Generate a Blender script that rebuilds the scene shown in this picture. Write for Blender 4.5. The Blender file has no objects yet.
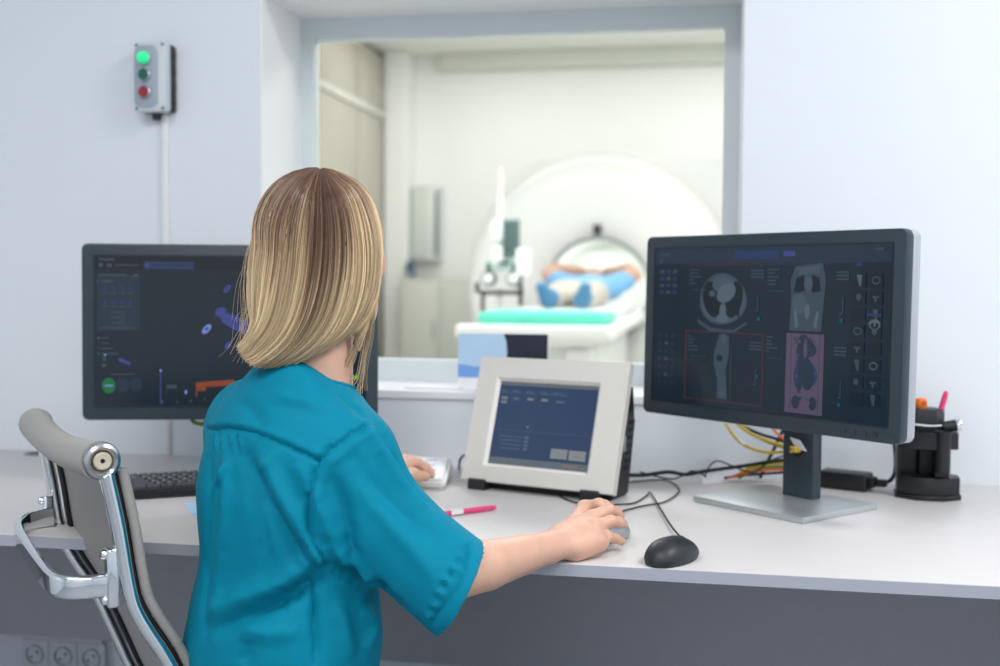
import bpy, bmesh, math, random
import numpy as np
from mathutils import Vector, Matrix, noise as mnoise
random.seed(7); rng = np.random.default_rng(7)
S = bpy.context.scene
COL = S.collection
PI = math.pi
R = math.radians

# ------------------------------------------------------------------ camera
F, YAW, PITCH, ROLL = 1150.0, 0.183, 0.046, 0.007
CP = Vector((0, -2.414, 1.143))
_f = Vector((-math.sin(YAW)*math.cos(PITCH), math.cos(YAW)*math.cos(PITCH), -math.sin(PITCH)))
_r = _f.cross(Vector((0, 0, 1))).normalized(); _u = _r.cross(_f)
CR = _r*math.cos(ROLL) + _u*math.sin(ROLL); CU = -_r*math.sin(ROLL) + _u*math.cos(ROLL); CF = _f
def ray(px, py): return CF + CR*((px-500)/F) - CU*((py-333)/F)
def at(px, py, d): return CP + ray(px, py)*d            # measured point of the photo at a known depth
def onz(px, py, z): r = ray(px, py); return CP + r*((z-CP.z)/r.z)
def ony(px, py, y): r = ray(px, py); return CP + r*((y-CP.y)/r.y)
cd = bpy.data.cameras.new('camera'); cam = bpy.data.objects.new('camera', cd); COL.objects.link(cam)
cam.matrix_world = Matrix(((CR.x, CU.x, -CF.x, CP.x), (CR.y, CU.y, -CF.y, CP.y), (CR.z, CU.z, -CF.z, CP.z), (0, 0, 0, 1)))
cd.sensor_width = 36; cd.lens = F*36/1000; cd.clip_start = .05; cd.clip_end = 60
cd.dof.use_dof = True; cd.dof.focus_distance = 1.62; cd.dof.aperture_fstop = 3.0
S.camera = cam

# ------------------------------------------------------------------ materials
def lin(c):
    return tuple((x/255/12.92 if x/255 <= .04045 else ((x/255+.055)/1.055)**2.4) for x in c) + (1,)
MATS = {}
def mat(name, c=(200, 200, 200), rough=.5, metal=0, spec=.5, noise=0, scale=40, bump=0, emit=0, ec=None, trans=0, sss=0, coat=0, sheen=0, alpha=1):
    if name in MATS: return MATS[name]
    m = bpy.data.materials.new(name); m.use_nodes = True; nt = m.node_tree; b = nt.nodes['Principled BSDF']
    b.inputs['Base Color'].default_value = lin(c); b.inputs['Roughness'].default_value = rough
    b.inputs['Metallic'].default_value = metal; b.inputs['Specular IOR Level'].default_value = spec
    b.inputs['Transmission Weight'].default_value = trans; b.inputs['Coat Weight'].default_value = coat
    b.inputs['Sheen Weight'].default_value = sheen; b.inputs['Alpha'].default_value = alpha
    if sss:
        b.inputs['Subsurface Weight'].default_value = sss; b.inputs['Subsurface Radius'].default_value = (.012, .005, .003); b.inputs['Subsurface Scale'].default_value = 1
    if emit:
        b.inputs['Emission Color'].default_value = lin(ec or c); b.inputs['Emission Strength'].default_value = emit
    if noise or bump:
        tc = nt.nodes.new('ShaderNodeTexCoord'); n = nt.nodes.new('ShaderNodeTexNoise')
        n.inputs['Scale'].default_value = scale; n.inputs['Detail'].default_value = 5
        nt.links.new(tc.outputs['Object'], n.inputs['Vector'])
        if noise:
            mx = nt.nodes.new('ShaderNodeMix'); mx.data_type = 'RGBA'
            mx.inputs[6].default_value = lin([max(0, x*(1-noise)) for x in c]); mx.inputs[7].default_value = lin([min(255, x*(1+noise)) for x in c])
            nt.links.new(n.outputs['Fac'], mx.inputs[0]); nt.links.new(mx.outputs[2], b.inputs['Base Color'])
        if bump:
            bp = nt.nodes.new('ShaderNodeBump'); bp.inputs['Strength'].default_value = bump; bp.inputs['Distance'].default_value = .002
            nt.links.new(n.outputs['Fac'], bp.inputs['Height']); nt.links.new(bp.outputs['Normal'], b.inputs['Normal'])
    MATS[name] = m; return m

M_wall = mat('wall_paint', (226, 232, 239), .6, spec=.3, noise=.008, scale=6, bump=.05)
M_frame = mat('frame_paint', (220, 228, 233), .45, noise=.01, scale=8)
M_reveal = mat('reveal_paint', (246, 248, 248), .6, spec=.3, noise=.006, scale=6)
M_sill = mat('sill_laminate', (238, 240, 243), .35, noise=.01, scale=9)
M_desk = mat('desk_laminate', (207, 204, 204), .42, noise=.015, scale=60, bump=.03)
M_edge = mat('desk_edge_band', (168, 172, 184), .5, noise=.01, scale=60)
M_panel = mat('grey_board', (166, 170, 178), .6, noise=.02, scale=30)
M_bezel = mat('monitor_plastic', (42, 56, 66), .42, noise=.02, scale=200, bump=.05)
M_bezeldark = mat('monitor_lip', (24, 34, 44), .35, noise=.02, scale=200)
M_silver = mat('silver_plastic', (188, 192, 198), .32, metal=.55, noise=.01, scale=50)
M_alu = mat('brushed_aluminium', (196, 202, 204), .36, metal=.75, noise=.02, scale=80)
M_black = mat('black_plastic', (24, 26, 30), .38, noise=.03, scale=120, bump=.03)
M_blackm = mat('matt_black_plastic', (34, 38, 44), .45, noise=.03, scale=150)
M_rubber = mat('black_rubber', (18, 19, 22), .6, noise=.03, scale=90)
M_chrome = mat('chrome', (226, 230, 234), .06, metal=1, noise=.01, scale=20)
M_steel = mat('steel', (180, 182, 186), .25, metal=1, noise=.02, scale=60)
M_sling = mat('grey_leather', (152, 149, 145), .5, noise=.03, scale=350, bump=.15, sheen=.1)
M_white = mat('white_plastic', (232, 233, 234), .4, noise=.006, scale=30)
M_beige = mat('panel_plastic', (214, 212, 206), .45, noise=.008, scale=60)
M_pink = mat('pink_plastic', (232, 70, 128), .35, noise=.02, scale=60)
M_orange = mat('orange_plastic', (245, 130, 50), .4, noise=.02, scale=60)
M_paper = mat('white_paper', (240, 241, 244), .75, noise=.006, scale=40)

# ------------------------------------------------------------------ geometry helpers
def obj(name, bm, m, parent=None, smooth=True, loc=None):
    me = bpy.data.meshes.new(name)
    bmesh.ops.recalc_face_normals(bm, faces=bm.faces[:])
    bm.to_mesh(me); bm.free()
    return mobj(name, me, m, parent, smooth, loc)
def mobj(name, me, m, parent=None, smooth=True, loc=None):
    for x in (m if isinstance(m, (list, tuple)) else [m]): me.materials.append(x)
    if smooth:
        me.polygons.foreach_set('use_smooth', [True]*len(me.polygons))
        me.set_sharp_from_angle(angle=R(38))
    o = bpy.data.objects.new(name, me); COL.objects.link(o)
    if parent: o.parent = parent
    if loc is not None: o.location = loc
    return o
def tag(o, label=None, cat=None, group=None, kind=None):
    if label: o['label'] = label
    if cat: o['category'] = cat
    if group: o['group'] = group
    if kind: o['kind'] = kind
    return o
def thing(name, label, cat, loc=(0, 0, 0), rz=0, group=None):
    o = bpy.data.objects.new(name, None); COL.objects.link(o); o.empty_display_size = .05
    o.location = loc; o.rotation_euler = (0, 0, rz)
    return tag(o, label, cat, group)
def struct(name, bm, m, parent=None, smooth=False):
    o = obj(name, bm, m, parent, smooth)
    if not parent: o['kind'] = 'structure'
    return o
def NB(): return bmesh.new()
def box(bm, lo, hi, bev=0, seg=2, mi=0, mx=None):
    b = bmesh.new(); bmesh.ops.create_cube(b, size=1)
    lo, hi = Vector(lo), Vector(hi)
    for v in b.verts: v.co = Vector(((v.co.x+.5)*(hi.x-lo.x)+lo.x, (v.co.y+.5)*(hi.y-lo.y)+lo.y, (v.co.z+.5)*(hi.z-lo.z)+lo.z))
    if bev: bmesh.ops.bevel(b, geom=b.edges[:], offset=bev, segments=seg, profile=.5, affect='EDGES', clamp_overlap=True)
    return merge(bm, b, mi, mx)
def merge(bm, b, mi=0, mx=None):
    if mx is not None: bmesh.ops.transform(b, matrix=mx, verts=b.verts[:])
    for f in b.faces: f.material_index = mi
    me = bpy.data.meshes.new('t'); b.to_mesh(me); b.free(); bm.from_mesh(me); bpy.data.meshes.remove(me)
    return bm
def spline(pts, n):
    """Catmull-Rom through pts, n samples per span"""
    P = [Vector(p) for p in pts]; P = [P[0]*2-P[1]] + P + [P[-1]*2-P[-2]]; out = []
    for i in range(1, len(P)-2):
        for k in range(n):
            t = k/n; a, b, c, d = P[i-1], P[i], P[i+1], P[i+2]
            out.append(.5*((2*b) + (c-a)*t + (2*a-5*b+4*c-d)*t*t + (3*b-a-3*c+d)*t**3))
    out.append(P[-2]); return out
def sweep(bm, pts, prof, side=None, closed=False, caps=True, mi=0, scales=None):
    """sweep a closed 2-D profile [(a,b)] along pts; a runs along `side`, b along side x tangent"""
    b = bmesh.new(); pts = [Vector(p) for p in pts]; n = len(pts); rings = []; prev = None
    for i, p in enumerate(pts):
        if closed: t = pts[(i+1) % n]-pts[i-1]
        else: t = pts[min(i+1, n-1)]-pts[max(i-1, 0)]
        t.normalize()
        if side is not None: s = Vector(side)
        else: s = prev if prev is not None else (Vector((0, 0, 1)) if abs(t.z) < .9 else Vector((1, 0, 0)))
        s = (s - t*s.dot(t)).normalized(); prev = s; w = s.cross(t)
        k = scales[i] if scales else 1
        rings.append([b.verts.new(p + s*(x*k) + w*(y*k)) for x, y in prof])
    m = len(prof); rr = rings + ([rings[0]] if closed else [])
    for i in range(len(rr)-1):
        for j in range(m): b.faces.new((rr[i][j], rr[i][(j+1) % m], rr[i+1][(j+1) % m], rr[i+1][j]))
    if caps and not closed: b.faces.new(rings[0][::-1]); b.faces.new(rings[-1])
    return merge(bm, b, mi)
def circ(r, n=10, ry=None): return [(r*math.cos(2*PI*i/n), (ry or r)*math.sin(2*PI*i/n)) for i in range(n)]
def rrect(w, h, r, n=4):
    o = []
    for cx, cy, a0 in ((w/2-r, h/2-r, 0), (-w/2+r, h/2-r, 90), (-w/2+r, -h/2+r, 180), (w/2-r, -h/2+r, 270)):
        for k in range(n+1): a = R(a0+90*k/n); o.append((cx+r*math.cos(a), cy+r*math.sin(a)))
    return o
def tube(bm, pts, r, n=8, mi=0, smooth=6, closed=False):
    return sweep(bm, spline(pts, smooth) if smooth and not closed else pts, circ(r, n), mi=mi, closed=closed)
def lathe(bm, prof, n=24, mx=None, mi=0):
    """prof [(r,z)] revolved round z"""
    b = bmesh.new(); rings = []
    for r, z in prof:
        rings.append([b.verts.new((r*math.cos(2*PI*i/n), r*math.sin(2*PI*i/n), z)) for i in range(n)] if r > 1e-6 else [b.verts.new((0, 0, z))])
    for A, B in zip(rings, rings[1:]):
        for i in range(n):
            j = (i+1) % n
            if len(A) == 1 and len(B) == 1: break
            if len(A) == 1: b.faces.new((A[0], B[i], B[j]))
            elif len(B) == 1: b.faces.new((A[i], A[j], B[0]))
            else: b.faces.new((A[i], A[j], B[j], B[i]))
    return merge(bm, b, mi, mx)
def prism(bm, poly, z0, z1, bev=0, mx=None, mi=0, seg=2):
    b = bmesh.new(); lo = [b.verts.new((x, y, z0)) for x, y in poly]; hi = [b.verts.new((x, y, z1)) for x, y in poly]
    b.faces.new(lo[::-1]); b.faces.new(hi); n = len(poly)
    for i in range(n): b.faces.new((lo[i], lo[(i+1) % n], hi[(i+1) % n], hi[i]))
    if bev:
        es = [e for e in b.edges if abs(e.verts[0].co.z-e.verts[1].co.z) < 1e-6]
        bmesh.ops.bevel(b, geom=es, offset=bev, segments=seg, profile=.5, affect='EDGES', clamp_overlap=True)
    return merge(bm, b, mi, mx)
def flat(bm, poly, z=0, mi=0, mx=None):
    b = bmesh.new(); b.faces.new([b.verts.new((x, y, z)) for x, y in poly]); return merge(bm, b, mi, mx)
def ell(cx, cy, rx, ry, n=28, rot=0, wob=0):
    o = []
    for i in range(n):
        a = 2*PI*i/n; k = 1+wob*math.sin(3*a+1); x, y = rx*k*math.cos(a), ry*k*math.sin(a)
        o.append((cx+x*math.cos(rot)-y*math.sin(rot), cy+x*math.sin(rot)+y*math.cos(rot)))
    return o
def T(x, y, z): return Matrix.Translation((x, y, z))
def Rx(a): return Matrix.Rotation(a, 4, 'X')
def Ry(a): return Matrix.Rotation(a, 4, 'Y')
def Rz(a): return Matrix.Rotation(a, 4, 'Z')
def local(root, p):
    m = Matrix.Translation(root.location) @ root.rotation_euler.to_matrix().to_4x4()
    return m.inverted() @ Vector(p)

# ================================================================== THE CONTROL ROOM
WX0, WX1 = -.988, .055          # window opening
OZ0, OZ1 = .885, 1.769
CEIL = 2.75
XL, XR, YB = -2.6, 2.2, -4.6
def wall_with_hole(bm, x0, x1, z0, z1, hx0, hx1, hz0, hz1, y0, y1):
    for a, b, c, d in ((x0, hx0, z0, z1), (hx1, x1, z0, z1), (hx0, hx1, z0, hz0), (hx0, hx1, hz1, z1)):
        box(bm, (a, y0, c), (b, y1, d))
    return bm
b = NB(); wall_with_hole(b, XL, XR, 0, CEIL, WX0, WX1, OZ0, OZ1, 0, .30)
bmesh.ops.remove_doubles(b, verts=b.verts[:], dist=1e-5)
struct('wall_back', b, M_wall)
b = NB(); box(b, (XL, YB, -.1), (XR, .0, 0)); struct('floor', b, mat('vinyl_floor', (150, 154, 160), .4, noise=.04, scale=25))
b = NB(); box(b, (XL, YB, CEIL), (XR, .3, CEIL+.1)); struct('ceiling', b, mat('ceiling_paint', (235, 237, 240), .7, noise=.01, scale=10))
b = NB(); box(b, (XL-.1, YB, 0), (XL, .3, CEIL)); struct('wall_left', b, M_wall)
b = NB(); box(b, (XR, YB, 0), (XR+.1, .3, CEIL)); struct('wall_right', b, M_wall)
b = NB()
box(b, (XL, YB-.1, 0), (XR, YB, .85)); box(b, (XL, YB-.1, 2.35), (XR, YB, CEIL))
for x0, x1 in ((XL, -1.7), (-.25, .15), (1.6, XR)): box(b, (x0, YB-.1, .85), (x1, YB, 2.35))
struct('wall_rear_unseen', b, M_wall)  # unseen wall added to cut ambient light and give the chrome dark reflections
# window: lining of the reveal, frame and glass
FY = .25
win = thing('window_1', None, None, ((WX0+WX1)/2, FY, OZ0)); win['kind'] = 'structure'
def wloc(x, y, z): return (x-win.location.x, y-win.location.y, z-win.location.z)
GX0, GX1, GZ0, GZ1 = -.955, .017, .951, 1.717
b = NB(); wall_with_hole(b, WX0-.0, WX1, .9, OZ1, GX0, GX1, GZ0, GZ1, FY-.0, FY+.045)
bmesh.ops.transform(b, matrix=T(*[-v for v in win.location]), verts=b.verts[:])
obj('window_frame', b, M_frame, win, False)
b = NB(); box(b, wloc(GX0-.01, FY+.02, GZ0-.01), wloc(GX1+.01, FY+.026, GZ1+.01))
gl = mat('window_glass', (246, 250, 248), 0.0, trans=1, spec=.5)
gl.node_tree.nodes['Principled BSDF'].inputs['IOR'].default_value = 1.25
nt = gl.node_tree      # thin pane: mostly straight-through with a faint mirror image
tr = nt.nodes.new('ShaderNodeBsdfTransparent'); gs = nt.nodes.new('ShaderNodeBsdfGlossy'); gs.inputs['Roughness'].default_value = .01
fr = nt.nodes.new('ShaderNodeFresnel'); fr.inputs['IOR'].default_value = 1.3; mx = nt.nodes.new('ShaderNodeMixShader')
tr.inputs['Color'].default_value = (.98, .985, .98, 1)
nt.links.new(fr.outputs[0], mx.inputs[0]); nt.links.new(tr.outputs[0], mx.inputs[1]); nt.links.new(gs.outputs[0], mx.inputs[2])
nt.links.new(mx.outputs[0], nt.nodes['Material Output'].inputs[0])
obj('pane', b, gl, win, False)
b = NB(); box(b, (WX0, -.006, .885), (WX1, FY, .902), .002); o = struct('trim_1', b, M_sill)   # window sill
b = NB(); box(b, (WX0, .004, .902), (WX0+.003, FY, OZ1)); box(b, (WX1-.003, .004, .902), (WX1, FY, OZ1)); box(b, (WX0+.003, .004, OZ1-.003), (WX1-.003, FY, OZ1))
struct('trim_2', b, M_reveal)      # painted lining of the reveal
# white socket trunking low on the wall
b = NB(); tx0, tx1 = ony(0, 650, 0).x-.3, ony(104, 652, 0).x+.005
box(b, (tx0, -.018, .225), (tx1, 0, .312), .003); struct('trim_3', b, mat('trunking_plastic', (206, 212, 222), .4, noise=.01, scale=30))
# cable trunk from the control box down to the desk
b = NB(); cx = ony(166.3, 112, 0).x
box(b, (cx-.007, -.009, .74), (cx+.007, 0, 1.53), .002)
o = tag(obj('cable_trunking', b, M_white), 'thin white cable trunking running down the left wall below the button box', 'trunking')

sock = None
for i, px in enumerate((36, 64, 92)):
    p = ony(px, 650, 0)
    lab = ['leftmost of the three white wall sockets under the desk', 'middle one of the three white wall sockets under the desk', 'rightmost of the three white wall sockets under the desk'][i]
    t = thing('wall_socket', lab, 'socket', (p.x+.011, -.0215, .268), 0, 'white sockets in a row under the desk')
    b = NB(); box(b, (-.034, 0, -.034), (.034, .0035, .034), .002)
    obj('faceplate', b, mat('socket_plate', (198, 204, 213), .35, noise=.01, scale=30), t)
    b = NB(); lathe(b, [(.0225, 0), (.0225, .004), (.0205, .005), (.0195, .004), (.0190, -.004), (0, -.004)], 28, T(0, 0, 0) @ Rx(R(90)))
    s_ = obj('socket_well', b, mat('socket_well_plastic', (176, 181, 190), .35, noise=.01, scale=30), t)
    b = NB()
    for sx in (-.0095, .0095): lathe(b, [(.0026, .0), (.0026, .0022), (0, .0022)], 10, T(sx*.75, -.002, sx*.66) @ Rx(R(90)))
    obj('pin_hole', b, M_black, s_)

# ---- push button box on the wall
pb = (ony(137, 42, 0)+ony(172, 113, 0))/2
t = thing('button_box', 'grey wall box with lit green lamp, green and red push buttons', 'control box', (pb.x+.014, 0, pb.z-.007))
W_, H_ = .074, .152
b = NB(); prism(b, rrect(W_+.004, H_-.004, .006), 0, .020, .002, Rx(R(90)))
for z in (-.05, -.016, .018, .052): box(b, (W_/2, -.019, z-.008), (W_/2+.004, -.004, z+.008), .001)
obj('back_box', b, M_black, t)
b = NB(); prism(b, rrect(W_, H_, .008), .020, .050, .005, Rx(R(90)))
obj('cover', b, mat('grey_cover', (206, 214, 220), .4, noise=.01, scale=60), t)
b = NB(); prism(b, rrect(W_*.76, H_*.90, .018), .0495, .0512, .0006, T(-.008, 0, 0) @ Rx(R(90)))
obj('front_label', b, mat('label_grey', (160, 172, 184), .4, noise=.01, scale=60), t)
for z, c, e, dome in ((.040, (20, 210, 130), .75, 1), (.004, (0, 92, 74), 0, 0), (-.034, (150, 30, 42), 0, 0)):
    b = NB(); lathe(b, [(.0145, .050), (.0145, .058), (.0125, .060), (.0122, .057)], 28, T(-.010, 0, z) @ Rx(R(90)))
    rg = obj('button_ring', b, M_silver, t)
    b = NB()
    if dome: lathe(b, [(.0138, .054), (.0138, .061), (.012, .067), (.008, .0705), (0, .072)], 28, T(-.010, 0, z) @ Rx(R(90)))
    else: lathe(b, [(.012, .054), (.012, .0615), (.011, .0625), (0, .0628)], 28, T(-.010, 0, z) @ Rx(R(90)))
    o = obj('lamp' if dome else 'push_button', b, mat('button_%d' % c[0], c, .25, emit=e, coat=.3, noise=.01), t)
    o['label'] = 'lit green lamp' if dome else ('dark green button' if c[0] == 0 else 'red button')
for sx in (-1, 1):
    for sz in (-1, 1):
        b = NB(); lathe(b, [(.0032, .048), (.0032, .0504), (0, .0504)], 10, T(sx*(W_/2-.006), 0, sz*(H_/2-.007)) @ Rx(R(90)))
        obj('screw', b, M_black, t)
b = NB(); lathe(b, [(.009, 0), (.009, .012), (.006, .014), (0, .014)], 14, T(-.004, -.012, -H_/2) @ Rx(R(180))); obj('cable_gland', b, M_black, t)

# ---- desk
DZ = .74; DF = -.80
t = thing('desk', 'long pale grey desk built along the wall under the window', 'desk', (-.5, -.4, 0))
dx0, dx1 = -2.55, 1.1
b = NB(); box(b, (dx0+.5, DF+.4, DZ-.0185), (dx1+.5, .399, DZ), .0015); obj('desktop', b, M_desk, t)
b = NB(); box(b, (dx0+.5, DF+.3985, DZ-.0180), (dx1+.5, DF+.4001, DZ-.0012)); obj('edge_band', b, M_edge, t)
b = NB(); box(b, (dx0+.5, .335, .325), (dx1+.5, .355, DZ-.0185)); obj('modesty_panel', b, M_panel, t)
for x in (dx0+.5, dx1+.48):
    b = NB(); box(b, (x, DF+.45, 0), (x+.02, .33, DZ-.0185)); obj('side_panel', b, M_panel, t)

# ================================================================== MONITORS
def emat(name, c, e=1.0):
    m = mat('screen_'+name, tuple(int(x*.25) for x in c), .22, emit=e, ec=c, spec=.35); return m
BG = emat('background', (26, 39, 51), .8)
SC = [BG, emat('panel', (33, 45, 62)), emat('grey_dim', (52, 65, 77)), emat('grey', (62, 75, 88)), emat('blue', (36, 50, 90)), emat('violet', (56, 64, 128)),
      emat('dark', (22, 32, 42), .8), emat('red', (78, 42, 54)), emat('pinkish', (80, 68, 90)), emat('orange', (124, 60, 40)), emat('green', (22, 100, 54)), emat('lightblue', (110, 130, 200)), emat('green_bar', (80, 165, 40)), emat('text', (52, 62, 76)), emat('teal', (20, 70, 90)), emat('bone', (74, 88, 100))]
K = dict(bg=0, panel=1, gd=2, g=3, blue=4, vio=5, dark=6, red=7, pink=8, org=9, grn=10, lb=11, gbar=12, txt=13, teal=14, bone=15)
MW, MH, MT = .566, .340, .020
def monitor(name, label, loc, rz, zc, tilt, draw, foot=.075):
    t = thing(name, label, 'monitor', loc, rz)
    X = T(0, 0, zc) @ Rx(tilt)                    # local: screen plane facing -y
    b = NB(); prism(b, rrect(MW, MH, .012), -MT, .0, .0025, X @ Rx(R(90)) @ Matrix.Scale(1, 4)); 
    obj('front_bezel_shell', b, M_bezel, t).name = 'bezel'
    b = NB(); prism(b, rrect(MW-.001, MH-.001, .013), .0, .022, .004, X @ Rx(R(90)) @ T(0, 0, -MT-.0225)); obj('rear_shell', b, M_silver, t)
    b = NB(); box(b, (-.15, MT+.022, -.10), (.15, MT+.042, .10), .012, 3, mx=X); obj('electronics_hump', b, M_blackm, t)
    sw, sh = MW-.050, MH-.052; sz = .002
    # recessed lip round the picture
    b = NB()
    for lo, hi in (((-sw/2-.003, 0, -sh/2-.003+sz), (-sw/2, .0, sh/2+.003+sz)), ((sw/2, 0, -sh/2-.003+sz), (sw/2+.003, 0, sh/2+.003+sz)), ((-sw/2, 0, sh/2+sz), (sw/2, 0, sh/2+.003+sz)), ((-sw/2, 0, -sh/2-.003+sz), (sw/2, 0, -sh/2+sz))):
        box(b, (lo[0], -.0012, lo[2]), (hi[0], .001, hi[2]), mx=X)
    obj('screen_lip', b, M_bezeldark, t)
    b = NB()
    flat(b, [(-sw/2, -sh/2), (sw/2, -sh/2), (sw/2, sh/2), (-sw/2, sh/2)], 0, 0, X @ T(0, -.0004, sz) @ Rx(R(90)))
    layer = [0]
    def put(poly, k):
        layer[0] += 1
        flat(b, [((u-.5)*sw, (.5-v)*sh) for u, v in poly], 0, K[k], X @ T(0, -.00045-.000012*layer[0], sz) @ Rx(R(90)))
    draw(put)
    obj('screen', b, SC, t, False)
    for i in range(5):
        b = NB(); lathe(b, [(.0048, 0), (.0046, .0012), (.003, .0014), (0, .0012)], 16, X @ T(MW/2-.105+.0195*i, -.0, -MH/2+.0115) @ Rx(R(90)))
        if i < 4: obj('menu_button', b, M_bezel, t)
        else: b.free()
    # stand
    b = NB(); box(b, (-.034, .112, .010), (.034, .138, zc+.06), .003); obj('column', b, M_bezel, t)
    b = NB(); box(b, (-.03, MT+.03, zc-.03), (.03, .114, zc+.03), .004); obj('mount', b, M_blackm, t)
    b = NB(); prism(b, [(-.122, -.105), (.122, -.105), (.122, .105), (-.122, .105)], .0, .011, .002, T(0, foot, 0)); obj('base', b, M_alu, t)
    return t
def R_(x0, y0, x1, y1): return [(x0, y0), (x1, y0), (x1, y1), (x0, y1)]
def draw_right(put0):
    def put(poly, k): put0([(u+.24*u*(1-u) if u < .97 else u, v) for u, v in poly], k)
    rr = random.Random(3)
    put(R_(0, 0, 1, .10), 'panel'); put(R_(.33, .025, .51, .075), 'blue'); put(R_(.53, .03, .58, .06), 'vio'); put(R_(.14, .105, .45, .109), 'red'); put(R_(.46, .105, .74, .109), 'blue')
    put(R_(.02, .03, .06, .045), 'txt'); put(R_(.02, .07, .03, .09), 'gd')
    for i in range(4):
        for j in range(3): put(R_(.022+.026*j, .14+.045*i, .040+.026*j, .162+.045*i), 'blue' if (i+j) % 2 else 'txt')
    for i in range(7):
        for j in range(3): put(R_(.022+.026*j, .56+.052*i, .036+.026*j, .580+.052*i), 'txt' if (i*j) % 2 else 'panel')
    # axial slice: body ring, lungs, heart, spine, couch
    put(ell(.285, .325, .098, .162, 36, 0, .03), 'gd'); put(ell(.285, .33, .090, .146, 36, 0, .03), 'g'); put(ell(.243, .325, .040, .115, 30, -.1), 'dark'); put(ell(.330, .325, .036, .115, 30, .1), 'dark'); put(ell(.285, .235, .045, .05, 20), 'g')
    put(ell(.298, .285, .036, .062, 24, .3), 'bone'); put(ell(.240, .29, .013, .020, 16), 'g'); put(ell(.286, .40, .014, .05, 16), 'bone'); put(ell(.285, .445, .026, .028, 16), 'bone')
    put(ell(.35, .40, .006, .04, 12), 'dark')
    put([(.18, .45), (.24, .505), (.33, .515), (.385, .46), (.388, .475), (.335, .53), (.235, .53), (.187, .482)], 'txt')
    # coronal slice
    put([(.585, .12), (.70, .10), (.715, .20), (.70, .5), (.70, .50), (.565, .50), (.57, .30), (.565, .20)], 'gd')
    put([(.595, .13), (.69, .115), (.685, .16), (.60, .17)], 'g')
    put([(.59, .19), (.62, .17), (.632, .26), (.60, .275), (.578, .27)], 'dark'); put([(.655, .17), (.685, .185), (.695, .265), (.66, .275), (.648, .25)], 'dark')
    put(ell(.64, .225, .018, .045, 18), 'g'); put(ell(.605, .34, .030, .06, 20), 'g'); put(ell(.665, .34, .022, .05, 20), 'gd'); put(ell(.638, .385, .012, .045, 14), 'bone')
    put([(.58, .38), (.592, .38), (.605, .47), (.59, .49)], 'bone'); put([(.69, .38), (.678, .38), (.665, .47), (.68, .49)], 'bone')
    # active tile outline
    for q in ((.135, .53, .46, .535), (.135, .965, .46, .97), (.135, .53, .1385, .97), (.4565, .53, .46, .97)): put(R_(*q), 'red')
    put([(.275, .545), (.315, .55), (.318, .66), (.305, .77), (.315, .95), (.27, .95), (.272, .83), (.255, .74), (.255, .66)], 'gd'); put(ell(.292, .57, .012, .03, 14), 'g'); put(ell(.278, .695, .013, .022, 14), 'dark'); put(ell(.294, .92, .008, .03, 12), 'g'); put(R_(.325, .62, .328, .95), 'txt')
    # colour volume
    put(R_(.555, .515, .715, .985), 'pink'); put(ell(.636, .60, .042, .07, 20, 0, .2), 'panel'); put(ell(.636, .75, .050, .10, 22, 0, .1), 'blue'); put(ell(.636, .75, .036, .13, 22, 0, .15), 'panel')
    put(ell(.636, .60, .008, .06, 12), 'pink'); put(ell(.60, .92, .018, .04, 14), 'panel'); put(ell(.672, .92, .018, .04, 14), 'panel'); put(ell(.636, .87, .02, .03, 14), 'pink'); put(R_(.573, .52, .578, .98), 'gd'); put(R_(.693, .52, .698, .98), 'gd')
    for q in range(9): put(R_(.585+.011*q, .535+.012*(q % 3), .592+.011*q, .555+.02*(q % 4)), 'panel')
    for q in range(12): x, y = rr.uniform(.575, .69), rr.uniform(.55, .95); put(ell(x, y, .006, .012, 8), rr.choice(['panel', 'pink', 'gd']))
    # corner annotations
    for x, y in ((.145, .135), (.145, .56), (.47, .135), (.47, .54)):
        for k in range(5): put(R_(x, y+.022*k, x+rr.uniform(.015, .055), y+.022*k+.008), 'txt')
        put(R_(x+.01, y+.13, x+.075, y+.134), 'gd')
    for x, y in ((.40, .14), (.76, .15), (.40, .58), (.76, .58)):
        for k in range(3): put(R_(x, y+.02*k, x+.055, y+.02*k+.009), 'txt')
    for x, y in ((.43, .30), (.79, .30), (.43, .75), (.79, .78)): put([(x, y), (x+.004, y), (x+.004, y+.09), (x-.012, y+.095), (x-.012, y+.09), (x, y+.085)], 'txt')
    for x, y in ((.44, .43), (.79, .42), (.44, .78), (.79, .90)): put(R_(x-.01, y, x+.004, y+.02), 'teal'); 
    # thumbnails
    put(R_(.845, .105, .875, .12), 'blue'); put(R_(.93, .02, .975, .035), 'txt')
    for i in range(8):
        for j in range(2):
            x, y = .86+.075*j, .20+.095*i
            put(R_(x-.03, y-.035, x+.03, y+.04), 'dark')
            k = (i*2+j) % 5
            if k == 0: put([(x-.012, y-.03), (x+.012, y-.03), (x+.009, y+.035), (x+.002, y+.035)], 'bone' if i == 0 else 'gd')
            elif k == 1: put(ell(x, y, .02, .024, 16), 'g' if i > 3 else 'gd'); put(ell(x, y, .014, .014, 14), 'dark')
            elif k == 2: put(ell(x, y, .012, .02, 12), 'txt')
            elif k == 3: put(R_(x-.014, y-.008, x+.014, y+.004), 'txt'); put(ell(x, y+.01, .006, .018, 8), 'txt')
    put(R_(.90, .385, .965, .40), 'blue'); put(ell(.935, .445, .027, .03, 18), 'bone'); put(ell(.935, .452, .019, .018, 14), 'dark'); put(ell(.935, .44, .005, .02, 8), 'bone')
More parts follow.
